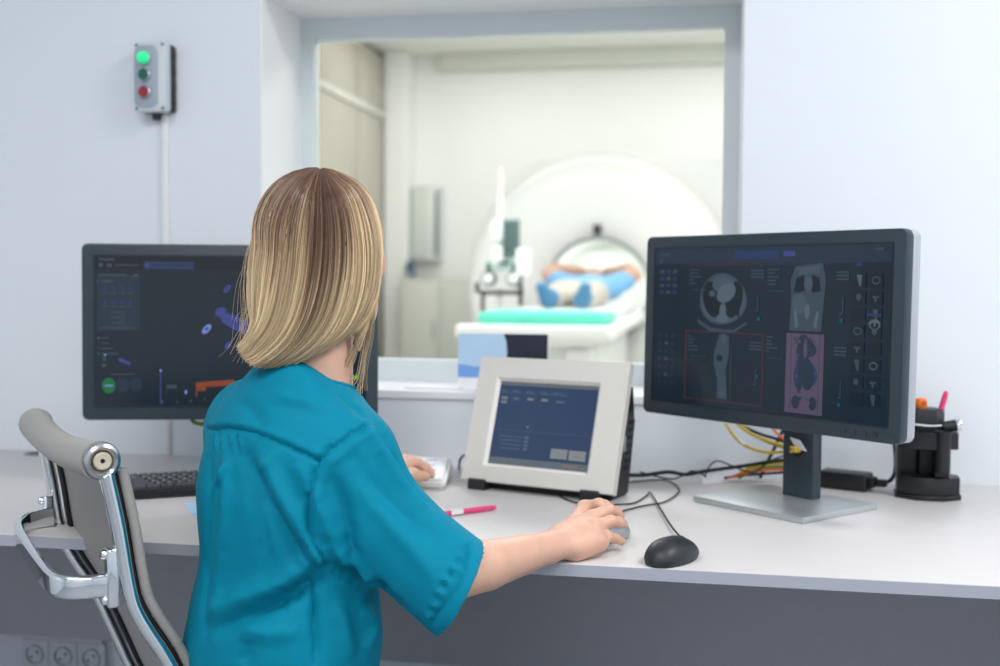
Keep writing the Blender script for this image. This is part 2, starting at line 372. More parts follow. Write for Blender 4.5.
def draw_left(put0):
    def put(poly, k): put0(poly if k == 'gbar' else [(.73*u, v) for u, v in poly], k)
    rr = random.Random(5)
    put(R_(0, 0, 1, .085), 'dark'); put(R_(.02, .015, .10, .03), 'txt'); put(ell(.03, .06, .010, .014, 12), 'g'); put(R_(.06, .048, .085, .075), 'gd'); put(R_(.10, .055, .22, .065), 'txt')
    put(R_(.245, .035, .495, .085), 'blue'); put(ell(.26, .06, .010, .015, 12), 'vio'); put(R_(.28, .05, .46, .06), 'panel')
    put(R_(.01, .125, .225, .50), 'panel')
    put(R_(.02, .12, .16, .132), 'gd'); put(R_(.195, .12, .215, .135), 'g'); put([(.012, .155), (.022, .168), (.012, .18)], 'g'); put(R_(.035, .162, .09, .174), 'gd')
    for i in range(2):
        for j in range(4):
            x, y = .052+.042*j, .215+.09*i
            put([(x-.012, y+.012), (x, y-.016), (x+.012, y+.012)] if i else R_(x-.009, y-.012, x+.009, y+.012), 'blue'); put(R_(x-.014, y+.026, x+.014, y+.034), 'txt')
    for i in range(7): put(R_(.08 + .04*(i % 2), .37+.018*i, .15, .377+.018*i), 'txt')
    put(R_(.02, .475, .20, .482), 'txt')
    for i, c in enumerate(('org', 'blue', 'txt', 'grn')): put(ell(.018, .545+.036*i, .005, .008, 8), c); put(R_(.032, .540+.036*i, .07+.03*(i == 3)+.02*(i > 1), .550+.036*i), 'txt')
    put(ell(.045, .685, .010, .018, 8), 'gd'); put(ell(.05, .66, .006, .008, 8), 'lb'); put(ell(.045, .73, .013, .016, 8), 'gd')
    put([(.115, .685), (.13, .68), (.18, .715), (.175, .728), (.12, .705)], 'vio')
    put(R_(.075, .785, .20, .792), 'txt')
    put(ell(.068, .865, .034, .052, 28), 'grn'); put(R_(.048, .86, .088, .87), 'lb'); put(ell(.14, .862, .032, .050, 28), 'panel'); put(ell(.205, .858, .032, .050, 28), 'panel')
    put(R_(.325, .76, .331, .99), 'vio'); put(ell(.328, .765, .006, .010, 10), 'lb'); put(ell(.335, .995-.02, .006, .010, 10), 'g')
    put(R_(.36, .86, .41, .885), 'gd'); put(R_(.355, .86, .359, .93), 'txt'); put(ell(.455, .91, .007, .014, 10), 'lb'); put(ell(.48, .97, .005, .012, 8), 'g'); put(ell(.55, .955, .005, .012, 8), 'txt'); put(ell(.41, .975, .005, .012, 8), 'txt')
    put([(.505, .845), (.70, .825), (.70, .865), (.555, .875), (.555, .90), (.512, .90), (.512, .94), (.505, .94)], 'org')
    put([(.855, .815), (.975, .795), (.975, .822), (.855, .842)], 'gbar')
    # tumbling stick figure model with markers
    put(ell(.63, .37, .026, .035, 18, .5), 'vio')
    put([(.625, .395), (.66, .375), (.71, .395), (.80, .47), (.86, .53), (.84, .56), (.76, .525), (.68, .475), (.64, .44)], 'vio')
    put([(.70, .43), (.80, .485), (.79, .495), (.69, .44)], 'blue')
    put(ell(.664, .215, .014, .030, 16, .5), 'vio'); put(ell(.664, .215, .006, .014, 10, .5), 'blue'); put(ell(.775, .305, .013, .028, 16, .4), 'blue'); put(ell(.668, .595, .014, .03, 16, .4), 'vio')
    put(ell(.56, .485, .017, .036, 18, .5), 'lb'); put(ell(.56, .485, .008, .016, 10, .5), 'vio')
def mon_place(pl, pr):
    d = (pr-pl); d.z = 0; a = math.atan2(d.y, d.x); c = (pl+pr)/2; return c, a
pl, pr = at(648.5, 240, 2.225), at(902, 230.5, 1.79); c, a = mon_place(pl, pr)
zr = (1.226+.891)/2-.74
# base sits under the column, which stands behind the panel
mon_r = monitor('monitor', 'dark wide monitor on silver foot at right showing grey scan slices', (c.x, c.y, DZ), a, zr, R(-1), draw_right)
pl, pr = at(83, 243, 2.2), at(376, 330, 2.255); c, a = mon_place(pl, pr)
mon_l = monitor('monitor', 'dark wide monitor at left, half hidden by the woman, blue figure on screen', (c.x, c.y, DZ), a, 1.038-.74, R(-1), draw_left, .172)

# ---- touch panel leaning on its black housing
TW, TH, ta = .320, .246, -.33
t = thing('touch_panel', 'white framed touch screen panel leaning on a black housing, blue screen', 'touch screen', (-.319, -.284, DZ), ta)
TX = T(0, 0, .012) @ Rx(-.32)           # panel leans back: its face looks towards -y and up
b = NB(); prism(b, rrect(TW, TH, .004), 0, .016, .003, TX @ T(0, 0, TH/2) @ Rx(R(90)) @ T(0, 0, -.016))
sx0, sx1, sz0, sz1 = -TW/2+.049, TW/2-.060, .036, TH-.046
# cut the screen opening as a sunk rim
fr_ = NB()
for lo, hi in (((-TW/2, -.018, 0), (sx0-.006, 0, TH)), ((sx1+.006, -.018, 0), (TW/2, 0, TH)), ((sx0-.006, -.018, 0), (sx1+.006, 0, sz0-.006)), ((sx0-.006, -.018, sz1+.006), (sx1+.006, 0, TH))):
    box(fr_, lo, hi, mx=TX)
bmesh.ops.remove_doubles(fr_, verts=fr_.verts[:], dist=1e-5)
b.free()
obj('frame', fr_, M_beige, t, False)
b = NB()       # bevelled inner rim
o_ = [(sx0-.006, -.018, sz0-.006), (sx1+.006, -.018, sz0-.006), (sx1+.006, -.018, sz1+.006), (sx0-.006, -.018, sz1+.006)]
i_ = [(sx0, -.010, sz0), (sx1, -.010, sz0), (sx1, -.010, sz1), (sx0, -.010, sz1)]
vo = [b.verts.new(TX @ Vector(p)) for p in o_]; vi = [b.verts.new(TX @ Vector(p)) for p in i_]
for k in range(4): b.faces.new((vo[k], vo[(k+1) % 4], vi[(k+1) % 4], vi[k]))
obj('screen_rim', b, mat('rim_plastic', (236, 234, 229), .4, noise=.006, scale=60), t, False)
TSC = [emat('navy', (42, 60, 90)), emat('toolbar', (92, 100, 104)), emat('key_grey', (122, 128, 130)), emat('line', (78, 92, 120)), emat('field', (108, 114, 120)), emat('pale', (150, 150, 150)), emat('rose', (150, 100, 105))]
b = NB(); sw, sh = sx1-sx0, sz1-sz0
SX = TX @ T(sx0, -.0095, sz0) @ Rx(R(90))
flat(b, [(0, 0), (sw, 0), (sw, sh), (0, sh)], 0, 0, SX); lay = [0]
def tp(u0, v0, u1, v1, k):
    lay[0] += 1; flat(b, [(u*sw, (1-v)*sh) for u, v in R_(u0, v0, u1, v1)], .0001+.00001*lay[0], k, SX)
tp(0, 0, 1, .045, 1); tp(0, .915, 1, 1, 1); tp(.02, .015, .10, .03, 3)
for x, w in ((.02, .09), (.13, .10), (.28, .10), (.42, .10), (.545, .16)): tp(x, .105, x+w*.7, .115, 3); tp(x, .125, x+w, .135, 3)
for x, y in ((.03, .185), (.03, .235), (.30, .185), (.445, .185)): tp(x, y, x+.065, y+.032, 4)
tp(.155, .19, .215, .22, 3); tp(.60, .20, .68, .225, 3); tp(.34, .52, .36, .545, 4); tp(.02, .585, .97, .589, 3)
for k in range(4): tp(.075+.02*(k > 1), .655+.047*k, .30, .665+.047*k, 3); tp(.335, .645+.047*k, .38, .672+.047*k, 3)
tp(.62, .76, .785, .875, 2); tp(.80, .765, .965, .88, 2); tp(.68, .82, .72, .825, 3); tp(.85, .825, .91, .83, 3)
for x in (.02, .06, .10, .20, .24, .34, .38, .455, .49, .53, .58, .63, .69): tp(x, .945, x+.022, .965, 3)
for x in (.76, .79, .82, .85, .88): tp(x, .94, x+.02, .96, 6)
obj('screen', b, TSC, t, False)
b = NB(); flat(b, [(0, 0), (sx1-sx0, 0), (sx1-sx0, sz1-sz0), (0, sz1-sz0)], -.006, 0, SX); b.free()
# housing behind, wedge shaped
b = NB()
hw = TW/2-.012
prof = [(.004, .0), (.085, .0), (.115, .13), (.105, .205), (.080, TH-.035), (.012, .02)]
vv = [[b.verts.new((sx, y, z)) for y, z in prof] for sx in (-hw, hw)]
b.faces.new(vv[0]); b.faces.new(vv[1][::-1])
for k in range(len(prof)): q = (k+1) % len(prof); b.faces.new((vv[0][k], vv[0][q], vv[1][q], vv[1][k]))
bmesh.ops.bevel(b, geom=b.edges[:], offset=.004, segments=2, affect='EDGES')
hs = obj('housing', b, M_black, t)
b = NB()
for k in range(7): box(b, (hw, .062+.004*k, .05+.014*k), (hw+.0015, .085+.004*k, .056+.014*k))
obj('vent_slot', b, M_rubber, hs)
b = NB(); box(b, (hw, .045, .085), (hw+.003, .065, .115), .001); obj('socket', b, M_steel, hs)
for x in (-TW/2+.037, TW/2-.045):
    b = NB(); prism(b, rrect(.034, .022, .004), -.018, .018, 0, T(x, .0, .006) @ Ry(R(90)) @ Rz(R(90)))
    bmesh.ops.transform(b, matrix=T(0, -.006, .004), verts=b.verts[:])
    obj('rubber_foot', b, M_blackm, t)

# ---- desk objects
def cable(name, label, pts, r, m, cat='cable', group=None, smooth=8):
    b = NB(); tube(b, pts, r, 8, smooth=smooth); return tag(obj(name, b, m), label, cat, group)
DT = DZ
def d_(px, py, h=.003): return onz(px, py, DT+h)
# black mouse
def mouse_shell(bm, L, W, H, hump=.42):
    n, m = 17, 18; rings = []
    for i in range(n):
        u = i/(n-1); x = (u-.5)*L
        w = W/2*(max(0, 1-abs(2*u-1)**3.2))**.42*(1-.08*math.cos(2*PI*u)); h = H*(max(0, 1-abs((u-hump)/(hump if u < hump else 1-hump))**2.4))**.55
        w = max(w, .002); h = max(h, .006 if 0 < i < n-1 else .005)
        ring = []
        for j in range(m):
            a = PI*j/(m-1); y = w*math.cos(a); z = h*max(0, math.sin(a))**.75
            k = 1-.12*(1-abs(math.cos(a)))*0
            ring.append(bm.verts.new((x, y*k*(.90 if j in (0, m-1) else 1), .002+z)))
        rings.append(ring)
    for A, B in zip(rings, rings[1:]):
        for j in range(m-1): bm.faces.new((A[j], A[j+1], B[j+1], B[j]))
        bm.faces.new((A[0], B[0], B[m-1], A[m-1]))
    bm.faces.new(rings[0]); bm.faces.new(rings[-1][::-1]); return bm
def mouse(name, label, p, ang, shell_m, key_m, L, W, H):
    t = thing(name, label, 'mouse', (p.x, p.y, DT), ang)
    obj('shell', mouse_shell(NB(), L, W, H), shell_m, t)
    b = NB(); bm2 = mouse_shell(NB(), L*1.004, W*.84, H*1.02)
    geo = bm2.verts[:]+bm2.edges[:]+bm2.faces[:]
    bmesh.ops.bisect_plane(bm2, geom=geo, plane_co=(L*.10, 0, 0), plane_no=(1, 0, 0), clear_inner=True)
    bmesh.ops.bisect_plane(bm2, geom=bm2.verts[:]+bm2.edges[:]+bm2.faces[:], plane_co=(0, 0, H*.35), plane_no=(0, 0, 1), clear_inner=True)
    o2 = NB(); merge(o2, bm2.copy()); bmesh.ops.bisect_plane(o2, geom=o2.verts[:]+o2.edges[:]+o2.faces[:], plane_co=(0, .0008, 0), plane_no=(0, 1, 0), clear_inner=True)
    o3 = NB(); merge(o3, bm2); bmesh.ops.bisect_plane(o3, geom=o3.verts[:]+o3.edges[:]+o3.faces[:], plane_co=(0, -.0008, 0), plane_no=(0, -1, 0), clear_inner=True); b.free()
    obj('button', o2, key_m, t); obj('button', o3, key_m, t)
    b = NB(); lathe(b, [(0, -.003), (.009, -.003), (.010, -.001), (.010, .001), (.009, .003), (0, .003)], 18, T(L*.24, 0, H*.66) @ Rx(R(90))); obj('wheel', b, M_rubber, t)
    return t
mc = onz(672, 551, DT+.014)
mb = mouse('computer_mouse', 'black wired mouse on its own at the right front of the desk', mc, R(63), M_blackm, mat('mouse_key_black', (40, 45, 52), .35, noise=.02), .110, .060, .033)
def mcord(root, pts, m=M_rubber, r=.0016):
    b = NB(); tube(b, [local(root, p) for p in pts], r, 8, smooth=8); return obj('cord', b, m, root)
nose = Vector((math.cos(R(63)), math.sin(R(63)), 0))*.054
mcord(mb, [Vector((mc.x, mc.y, DT+.010))+nose, d_(672, 527, .006), d_(660, 508, .004), d_(650.5, 493, .004), d_(646, 496, .003), d_(634, 503, .003), d_(615, 504.5, .003), d_(596, 507, .003), d_(580, 510, .003)])
HW = Vector((-.213, -.79, .764)); HH = Vector((.477, .879, 0)); HS = Vector((.879, -.477, 0))
ms_ = onz(607, 528.5, .757)
M_msil = mat('mouse_silver', (170, 174, 178), .3, metal=.5, noise=.02)
mh = mouse('computer_mouse', 'silver grey mouse held under the woman\'s right hand', ms_, math.atan2(HH.y, HH.x), M_msil, mat('mouse_key_grey', (120, 125, 130), .3, metal=.4, noise=.02), .098, .054, .034)
hp = Vector((ms_.x, ms_.y, DT+.008))+HH*.047
mcord(mh, [hp, d_(621, 513, .004), d_(634, 508, .003), d_(648, 505, .003), d_(664, 502, .003), d_(677, 494, .003), d_(678, 487, .003), d_(668, 481, .003), d_(655, 480, .003), d_(630, 482, .003)])
cable('cable', 'thin black cable looping out in front of the white touch panel', [d_(596, 507, .0025), d_(574, 502, .0025), d_(560, 496, .0025), d_(556, 491.5, .0025), d_(562, 489.5, .0025), d_(590, 489, .0025), d_(612, 487, .0025)], .0016, M_rubber)

# pink pen
p0, p1 = onz(446, 513.5, DT+.0055), onz(496, 507, DT+.0055)
dv = p1-p0; t = thing('pen', 'pink pen with white clip lying on the desk by the woman\'s sleeve', 'pen', (p0.x, p0.y, DT+.0052), math.atan2(dv.y, dv.x))
L = .145; x0_ = dv.length-L
b = NB(); lathe(b, [(0, 0), (.0042, .001), (.0048, .02), (.0048, .085), (.0042, .105), (.003, .112), (0, .113)], 16, T(x0_+L-.113, 0, 0) @ Ry(R(90))); obj('barrel', b, M_pink, t)
b = NB(); lathe(b, [(0, 0), (.0035, .002), (.0047, .012), (.0047, .034)], 16, T(x0_, 0, 0) @ Ry(R(90))); obj('cap', b, M_pink, t)
b = NB(); box(b, (x0_+.050, -.0052, -.0030), (x0_+.074, -.0044, .0042), .0003); box(b, (x0_+.05, -.004, .0043), (x0_+.074, .004, .0052), .0003); obj('label_band', b, M_paper, t)

# keyboard in front of the left monitor
k0, k1 = onz(122, 478, DT+.016), onz(240, 471.5, DT+.016)
ka = math.atan2(k1.y-k0.y, k1.x-k0.x)
kc = onz(127, 498.5, DT+.004)
t = thing('keyboard', 'black keyboard on the desk left of the woman', 'keyboard', (kc.x, kc.y, DT), ka)
KL, KD = .310, .150
b = NB(); vv = [[b.verts.new((x, y, z)) for y, z in ((0, 0), (KD, 0), (KD, .022), (KD-.012, .023), (.014, .014), (0, .010))] for x in (0, KL)]
b.faces.new(vv[0]); b.faces.new(vv[1][::-1])
for k in range(6): q = (k+1) % 6; b.faces.new((vv[0][k], vv[0][q], vv[1][q], vv[1][k]))
bmesh.ops.bevel(b, geom=b.edges[:], offset=.0025, segments=2, affect='EDGES')
obj('case', b, M_black, t)
slope = math.atan2(.009, KD-.026)
M_key = mat('key_plastic', (44, 48, 54), .35, noise=.03, scale=80); M_leg = mat('key_print', (190, 196, 204), .5, noise=.01)
rows = [(.020, [1.3, 1.3, 1.3, 6, 1.3, 1.3, 1.3, 1.3]), (.038, [2.2]+[1]*10+[2.7]), (.0565, [1.8]+[1]*11+[2.1]), (.075, [1.5]+[1]*12+[1.4]), (.0935, [1]*13+[1.9]), (.117, [1]*13+[1.9])]
def key(x, y, w, letter, kid=[0]):
    b = NB(); mx_ = T(x, y, .0135+(y-.014)*math.tan(slope)) @ Rx(slope)
    c = bmesh.new(); ww = w*.0187; lo = [(0.0006, 0), (ww-.0006, 0), (ww-.0006, .0172), (.0006, .0172)]; hi = [(.0024, .0016), (ww-.0024, .0016), (ww-.0024, .0152), (.0024, .0152)]
    A = [c.verts.new((q[0], q[1], 0)) for q in lo]; B_ = [c.verts.new((q[0], q[1], .0055)) for q in hi]; c.faces.new(B_)
    for k in range(4): c.faces.new((A[k], A[(k+1) % 4], B_[(k+1) % 4], B_[k]))
    merge(b, c, 0, mx_)
    if letter:
        flat(b, [(.0045, .0085), (.0085, .0085), (.0085, .0128), (.0045, .0128)], .0057, 1, mx_)
    return b
n_key = 0
for y, ks in rows:
    x = .012
    for w in ks:
        o = obj('key', key(x, y, w, w < 1.2), [M_key, M_leg], t, False); x += w*.0187; n_key += 1
b = NB(); tube(b, [(.06, KD-.004, .008), (.05, KD+.05, .004), (.02, KD+.10, .004), (-.05, KD+.16, .004)], .0018, 8); obj('cord', b, M_rubber, t)

# white keypad box under the left hand
p0, p1 = onz(452, 458, DT+.03), onz(448, 484, DT+.004)
t = thing('control_keypad', 'white sloping keypad box under the woman\'s left hand', 'keypad', (-.618, -.213, DT), R(8))
b = NB(); PW, PD = .215, .165
vv = [[b.verts.new((x, y, z)) for y, z in ((-PD/2, 0), (PD/2, 0), (PD/2, .040), (-PD/2, .019))] for x in (-PW/2, PW/2)]
b.faces.new(vv[0]); b.faces.new(vv[1][::-1])
for k in range(4): q = (k+1) % 4; b.faces.new((vv[0][k], vv[0][q], vv[1][q], vv[1][k]))
bmesh.ops.bevel(b, geom=b.edges[:], offset=.006, segments=3, affect='EDGES'); obj('case', b, M_white, t)
ksl = math.atan2(.021, PD); KX = T(0, -PD/2, .0195) @ Rx(ksl)
b = NB(); prism(b, rrect(PW-.018, PD-.02, .005), 0, .0008, 0, KX @ T(0, PD/2, 0)); obj('key_overlay', b, mat('overlay_film', (240, 243, 250), .35, noise=.01), t)
M_lg = mat('overlay_grey', (205, 214, 226), .4, noise=.01); M_rd = mat('overlay_red', (240, 170, 180), .4, noise=.01); M_ye = mat('overlay_yellow', (245, 214, 120), .4, noise=.01)
for i in range(4):
    for j in range(4):
        m = M_rd if (i, j) == (3, 1) else M_ye if (i, j) == (3, 0) else M_lg
        w = .030 if m is not M_lg else .022
        b = NB(); prism(b, rrect(w, .011, .003), .0008, .0022, 0, KX @ T(-.075+.048*i, .028+.033*j, 0)); obj('pad_key', b, m, t)

# ---- right end of the desk: organiser, power brick, cables
pc = onz(925, 497, DT)
pc = Vector((.402, -.150, DT))
t = thing('desk_organiser', 'black hexagonal pen organiser at the right end of the desk', 'pen holder', (pc.x, pc.y, DT), R(-4))
def hexa(r, n=6, ry=None, a0=0): return [(r*math.cos(R(a0)+2*PI*i/n), (ry or r)*math.sin(R(a0)+2*PI*i/n)) for i in range(n)]
b = NB(); prism(b, hexa(.063, 8, .050, 22.5), 0, .010, .0015); prism(b, hexa(.060, 8, .047, 22.5), .010, .042, .0015); obj('base_tray', b, M_black, t)
b = NB()
for a, w in ((22.5, .03), (112.5, .03), (202.5, .03), (292.5, .03)):
    pass
prism(b, [(-.056, -.012), (-.050, -.020), (-.050, .04), (-.056, .03)], .04, .105)
prism(b, [(-.05, .030), (.03, .030), (.03, .040), (-.05, .040)], .04, .105)
prism(b, [(-.018, .005), (-.014, .0), (-.014, .035), (-.018, .035)], .04, .105)
prism(b, [(.010, -.034), (.034, -.038), (.034, .02), (.010, .02)], .04, .112, .002)
obj('divider', b, M_black, t)
b = NB(); prism(b, [(-.056, -.022), (-.03, -.044), (.024, -.046), (.024, .042), (-.05, .042), (-.058, .02)], .095, .127, .002)
prism(b, [(.024, -.036), (.050, -.028), (.054, .014), (.024, .03)], .095, .125, .002); obj('upper_tray', b, M_black, t)
b = NB(); prism(b, hexa(.034, 6, .032, 0), .127, .168, .002); bmesh.ops.translate(b, vec=(-.006, .002, 0), verts=b.verts[:]); obj('pen_cup', b, M_blackm, t)
b = NB(); lathe(b, [(.0135, -.075), (.0135, 0), (.0155, .002), (.0155, -.002), (.012, -.002), (.012, -.05), (0, -.05)], 18, T(.022, -.040, .128)); obj('front_tube', b, M_black, t)
b = NB(); sweep(b, spline([(-.058, -.02, .143), (-.03, -.036, .141), (.0, -.036, .139), (.020, -.030, .140)], 5), rrect(.003, .0012, .0005, 2)); obj('paper_strip', b, M_paper, t)
M_off = (pc.x-.002, pc.y+.002)
t = thing('marker', 'orange marker standing in the black pen organiser', 'marker', (M_off[0]-.010, M_off[1]-.008, DT+.129), 0)
b = NB(); lathe(b, [(0, 0), (.008, .001), (.0095, .02), (.0095, .040), (.011, .042), (.0115, .052), (.009, .058), (0, .060)], 18, Ry(R(-4))); obj('body', b, M_orange, t)
b = NB(); lathe(b, [(.0042, .0), (.0042, .003), (0, .003)], 12, T(.0, -.0105, .05) @ Rx(R(90))); obj('clip_dot', b, mat('marker_dark', (190, 80, 30), .4, noise=.01), t)
t = thing('pen', 'pink pen sticking up from the black pen organiser', 'pen', (M_off[0]+.014, M_off[1]-.004, DT+.129), 0)
b = NB(); lathe(b, [(0, 0), (.004, .001), (.0052, .02), (.0055, .060), (.0048, .070), (.003, .074), (0, .075)], 14, Ry(R(14))); obj('barrel', b, M_pink, t)
b = NB(); sweep(b, [(.0065, -.004, .03), (.018, -.0055, .07)], rrect(.003, .0015, .0005, 2)); obj('clip', b, M_pink, t)
t = thing('pencil_sharpener', 'small silver and black pencil sharpener resting on the pen organiser', 'sharpener', (pc.x+.040, pc.y-.006, DT+.125), 0)
b = NB(); lathe(b, [(0, -.016), (.011, -.016), (.011, .008), (0, .008)], 20, T(0, 0, .0115) @ Ry(R(78))); obj('body', b, M_black, t)
b = NB(); lathe(b, [(.006, .008), (.0118, .008), (.0125, .012), (.0118, .016), (.005, .016), (.004, .010)], 20, T(0, 0, .0115) @ Ry(R(78))); obj('rim', b, M_chrome, t)
pp = onz(848, 491, DT)
pp = Vector((.272, -.095, DT))
t = thing('power_brick', 'black power adapter brick on the desk behind the right monitor foot', 'power adapter', pp, R(-24))
b = NB(); box(b, (-.06, -.025, 0), (.035, .025, .034), .005, 3); obj('case', b, M_black, t)
b = NB(); box(b, (.033, -.016, .008), (.047, .012, .028), .003); box(b, (.045, -.010, .011), (.068, .006, .025), .004); 
obj('plug', b, M_rubber, t)
cable('cable', 'black cable hanging behind the right edge of the right monitor', [(.325, -.09, DT+.012), (.345, -.098, DT+.022), (.352, -.10, DT+.05), (.348, -.09, DT+.10), (.33, -.08, DT+.14), (.29, -.10, DT+.20)], .0038, M_rubber)
b = NB(); tube(b, [(.316, -.112, DT+.010), (.324, -.113, DT+.013), (.334, -.108, DT+.022)], .003, 8); tag(obj('cable_sleeve', b, mat('blue_plastic', (110, 170, 215), .4, noise=.01)), 'short light blue sleeve on the cable beside the power brick', 'cable sleeve')

# cables through the monitor's column
mr = mon_r
def ml(x, y, z):
    return (Matrix.Translation(mr.location) @ mr.rotation_euler.to_matrix().to_4x4()) @ Vector((x, y, z))
b = NB(); lathe(b, [(0, -.0005), (.013, -.0005), (.013, .0005), (0, .0005)], 20, T(.0, .1115, .098) @ Rx(R(90)))
obj('cable_hole', b, M_rubber, mr)
hole = ml(0, .104, .099)
M_yel = mat('yellow_cable', (214, 178, 40), .45, noise=.02, scale=60); M_grn = mat('green_cable', (110, 140, 50), .45, noise=.03, scale=60); M_org = mat('orange_cable', (235, 110, 70), .45, noise=.02, scale=60)
def wp(px, py, y): return ony(px, py, y)
cable('cable', 'upper yellow cable drooping in under the right monitor', [wp(735, 421, -.06), wp(748, 432, -.10), wp(765, 440, -.14), wp(785, 446, -.17), hole+Vector((-.004, -.006, .004)), ml(.0, .118, .098)], .0034, M_yel, group='yellow cables at the right monitor')
cable('cable', 'lower yellow cable with a white band under the right monitor', [wp(726, 424, -.06), wp(734, 436, -.09), wp(746, 446, -.12), wp(764, 452, -.15), wp(785, 452, -.175), hole+Vector((-.004, -.006, -.002)), ml(.004, .118, .096)], .0030, M_yel, group='yellow cables at the right monitor')
b = NB(); q0, q1 = wp(735, 437, -.092), wp(745, 445, -.118); tube(b, [q0, (q0+q1)/2+Vector((0, 0, -.001)), q1], .0034, 8); tag(obj('cable_band', b, M_paper), 'white band wrapped round the lower yellow cable', 'cable band')
cable('cable', 'thin green edged cable beside the upper yellow cable', [wp(738, 421, -.055), wp(752, 434, -.095), wp(770, 443, -.135), wp(788, 449, -.165), hole+Vector((-.002, -.004, .001)), ml(.002, .118, .098)], .0026, M_grn)
cable('cable', 'orange cable dropping from the right monitor into its column', [wp(772, 428, -.10), wp(781, 437, -.14), wp(791, 446, -.175), hole+Vector((0, -.004, .003)), ml(-.002, .118, .1)], .0026, M_org)
cable('cable', 'black cable running down into the right monitor column', [wp(738, 424, -.05), wp(760, 434, -.08), wp(780, 440, -.13), wp(792, 446, -.17), ml(-.004, .118, .1)], .0032, M_rubber)
cable('cable', 'black cable slanting down behind the right monitor column', [wp(784, 428, -.04), wp(776, 445, -.035), wp(766, 465, -.03), wp(760, 478, -.028)], .0034, M_rubber)
cable('cable', 'thick black cable running left along the wall from the right monitor', [ml(-.02, .142, .075), wp(775, 461, -.10), wp(750, 465, -.08), wp(725, 468.5, -.08), wp(700, 472, -.09), wp(686, 474.5, -.10), wp(668, 472, -.11), wp(645, 475, -.14), wp(628, 475, -.17)], .0038, M_rubber)
cable('cable', 'wiry black lead looping over the thick black cable', [wp(705, 476, -.10), wp(709, 467, -.09), wp(717, 461, -.085), wp(730, 465, -.085), wp(745, 471, -.09), wp(757, 471, -.09), wp(768, 462, -.09), wp(785, 455, -.09)], .0016, M_rubber)
cable('cable', 'thin black lead looping by the touch panel on the desk', [wp(640, 472, -.15), wp(655, 476, -.16), wp(672, 479, -.15), wp(684, 475, -.13), wp(692, 471, -.12), wp(700, 473, -.11), wp(706, 477, -.12)], .0016, M_rubber)
cable('cable', 'yellow cable low behind the right monitor column', [wp(735, 477, -.05), wp(748, 469, -.055), wp(765, 464, -.06), wp(790, 462, -.07)], .0036, M_yel)
cable('cable', 'green cable low behind the right monitor column', [wp(738, 478, -.06), wp(755, 470, -.06), wp(770, 467, -.065), wp(790, 466, -.07)], .0032, M_grn)
cable('cable', 'orange cable low behind the right monitor column', [wp(728, 478, -.055), wp(745, 473, -.06), wp(765, 470, -.065), wp(790, 469, -.07)], .0028, M_org)
cable('cable', 'black cable lying low under the orange one behind the column', [wp(724, 478, -.05), wp(745, 475, -.05), wp(768, 473.5, -.055), wp(790, 472, -.06)], .0028, M_rubber)
fl = [ml(*p) for p in ((-.014, .106, .120), (.012, .101, .118), (.030, .098, .100), (.004, .101, .102))]
b = NB(); c0_ = sum(fl, Vector())/4
vt = [b.verts.new(p) for p in fl]; f_ = b.faces.new(vt); ex = bmesh.ops.extrude_face_region(b, geom=[f_]); 
bmesh.ops.translate(b, vec=(.0006, .0008, 0), verts=[v for v in ex['geom'] if isinstance(v, bmesh.types.BMVert)])
tag(obj('cable_tag', b, M_paper, None, False), 'white paper tag on the cables at the right monitor column', 'tag')
# sheet under the cables
b = NB(); q = [d_(700, 474, .0004), d_(744, 471, .0004), d_(738, 481, .0004), d_(703, 484, .0004)]
prism(b, [(p.x, p.y) for p in q], DT+.0002, DT+.0008); tag(obj('paper_sheet', b, M_paper, None, False), 'pale sheet of paper on the desk under the looping cables', 'paper')
b = NB(); q = [d_(184, 503, .0004), d_(215, 500, .0004), d_(222, 512, .0004), d_(192, 515, .0004)]
prism(b, [(p.x, p.y) for p in q], DT+.0002, DT+.0008); tag(obj('paper_sheet', b, mat('blue_paper', (176, 208, 240), .7, noise=.01), None, False), 'light blue sheet corner beside the keyboard and the woman', 'paper')
cable('cable', 'purple and black lead curling beside the touch panel\'s left edge', [d_(459, 469, .002), wp(460, 460, -.12), wp(464, 455.5, -.095), wp(470, 454, -.09)], .0028, mat('purple_cable', (110, 60, 140), .4, noise=.02))
cable('cable', 'green cable end showing below the left monitor', [wp(188, 404, -.31), wp(192, 420, -.31), wp(200, 424, -.315), wp(206, 421, -.31), wp(208, 404, -.31)], .004, M_grn)
b = NB(); q = onz(30, 456, DT); lathe(b, [(.030, .0), (.030, .002), (.025, .003), (.024, -.0), (0, -.0)], 24, T(q.x, -.045, DT)); tag(obj('cable_grommet', b, mat('grey_grommet', (150, 155, 160), .4, noise=.02)), 'grey cable grommet in the desk top at far left', 'grommet')

# sill: card and papers
p = onz(503, 378, .902)
t = thing('display_card', 'blue and dark printed card standing on the window sill', 'card', (-.457, .09, .902), R(4))
b = NB(); box(b, (-.1, 0, 0), (.1, .0015, .122)); box(b, (-.1, .035, 0), (.1, .0365, .115), mx=T(0, 0, 0) @ Rx(R(6))); obj('card_board', b, M_paper, t, False)
b = NB()
def cp(poly, k, z): flat(b, poly, z, k, T(0, 0, 0) @ Rx(R(90)))
CM = [mat('card_pale_blue', (186, 216, 244), .4, noise=.02), mat('card_mid_blue', (120, 168, 232), .4, noise=.02), mat('card_navy', (34, 40, 58), .35, noise=.08, scale=14), mat('card_line', (70, 70, 90), .4, noise=.02), M_paper]
cp([(-.1, .024), (.1, .024), (.1, .122), (-.1, .122)], 2, .0002)
arc = [(.0 - .0 + .012*math.cos(a)*1.6, .085+.062*math.sin(a)) for a in np.linspace(-PI/2, PI/2, 16)]
cp([(-.1, .024), (-.004, .024), (.006, .05), (.010, .08), (.008, .105), (.002, .122), (-.1, .122)], 0, .0004)
cp([(-.1, .024), (-.006, .024), (-.002, .042), (-.03, .050), (-.06, .048), (-.1, .054)], 1, .0006)
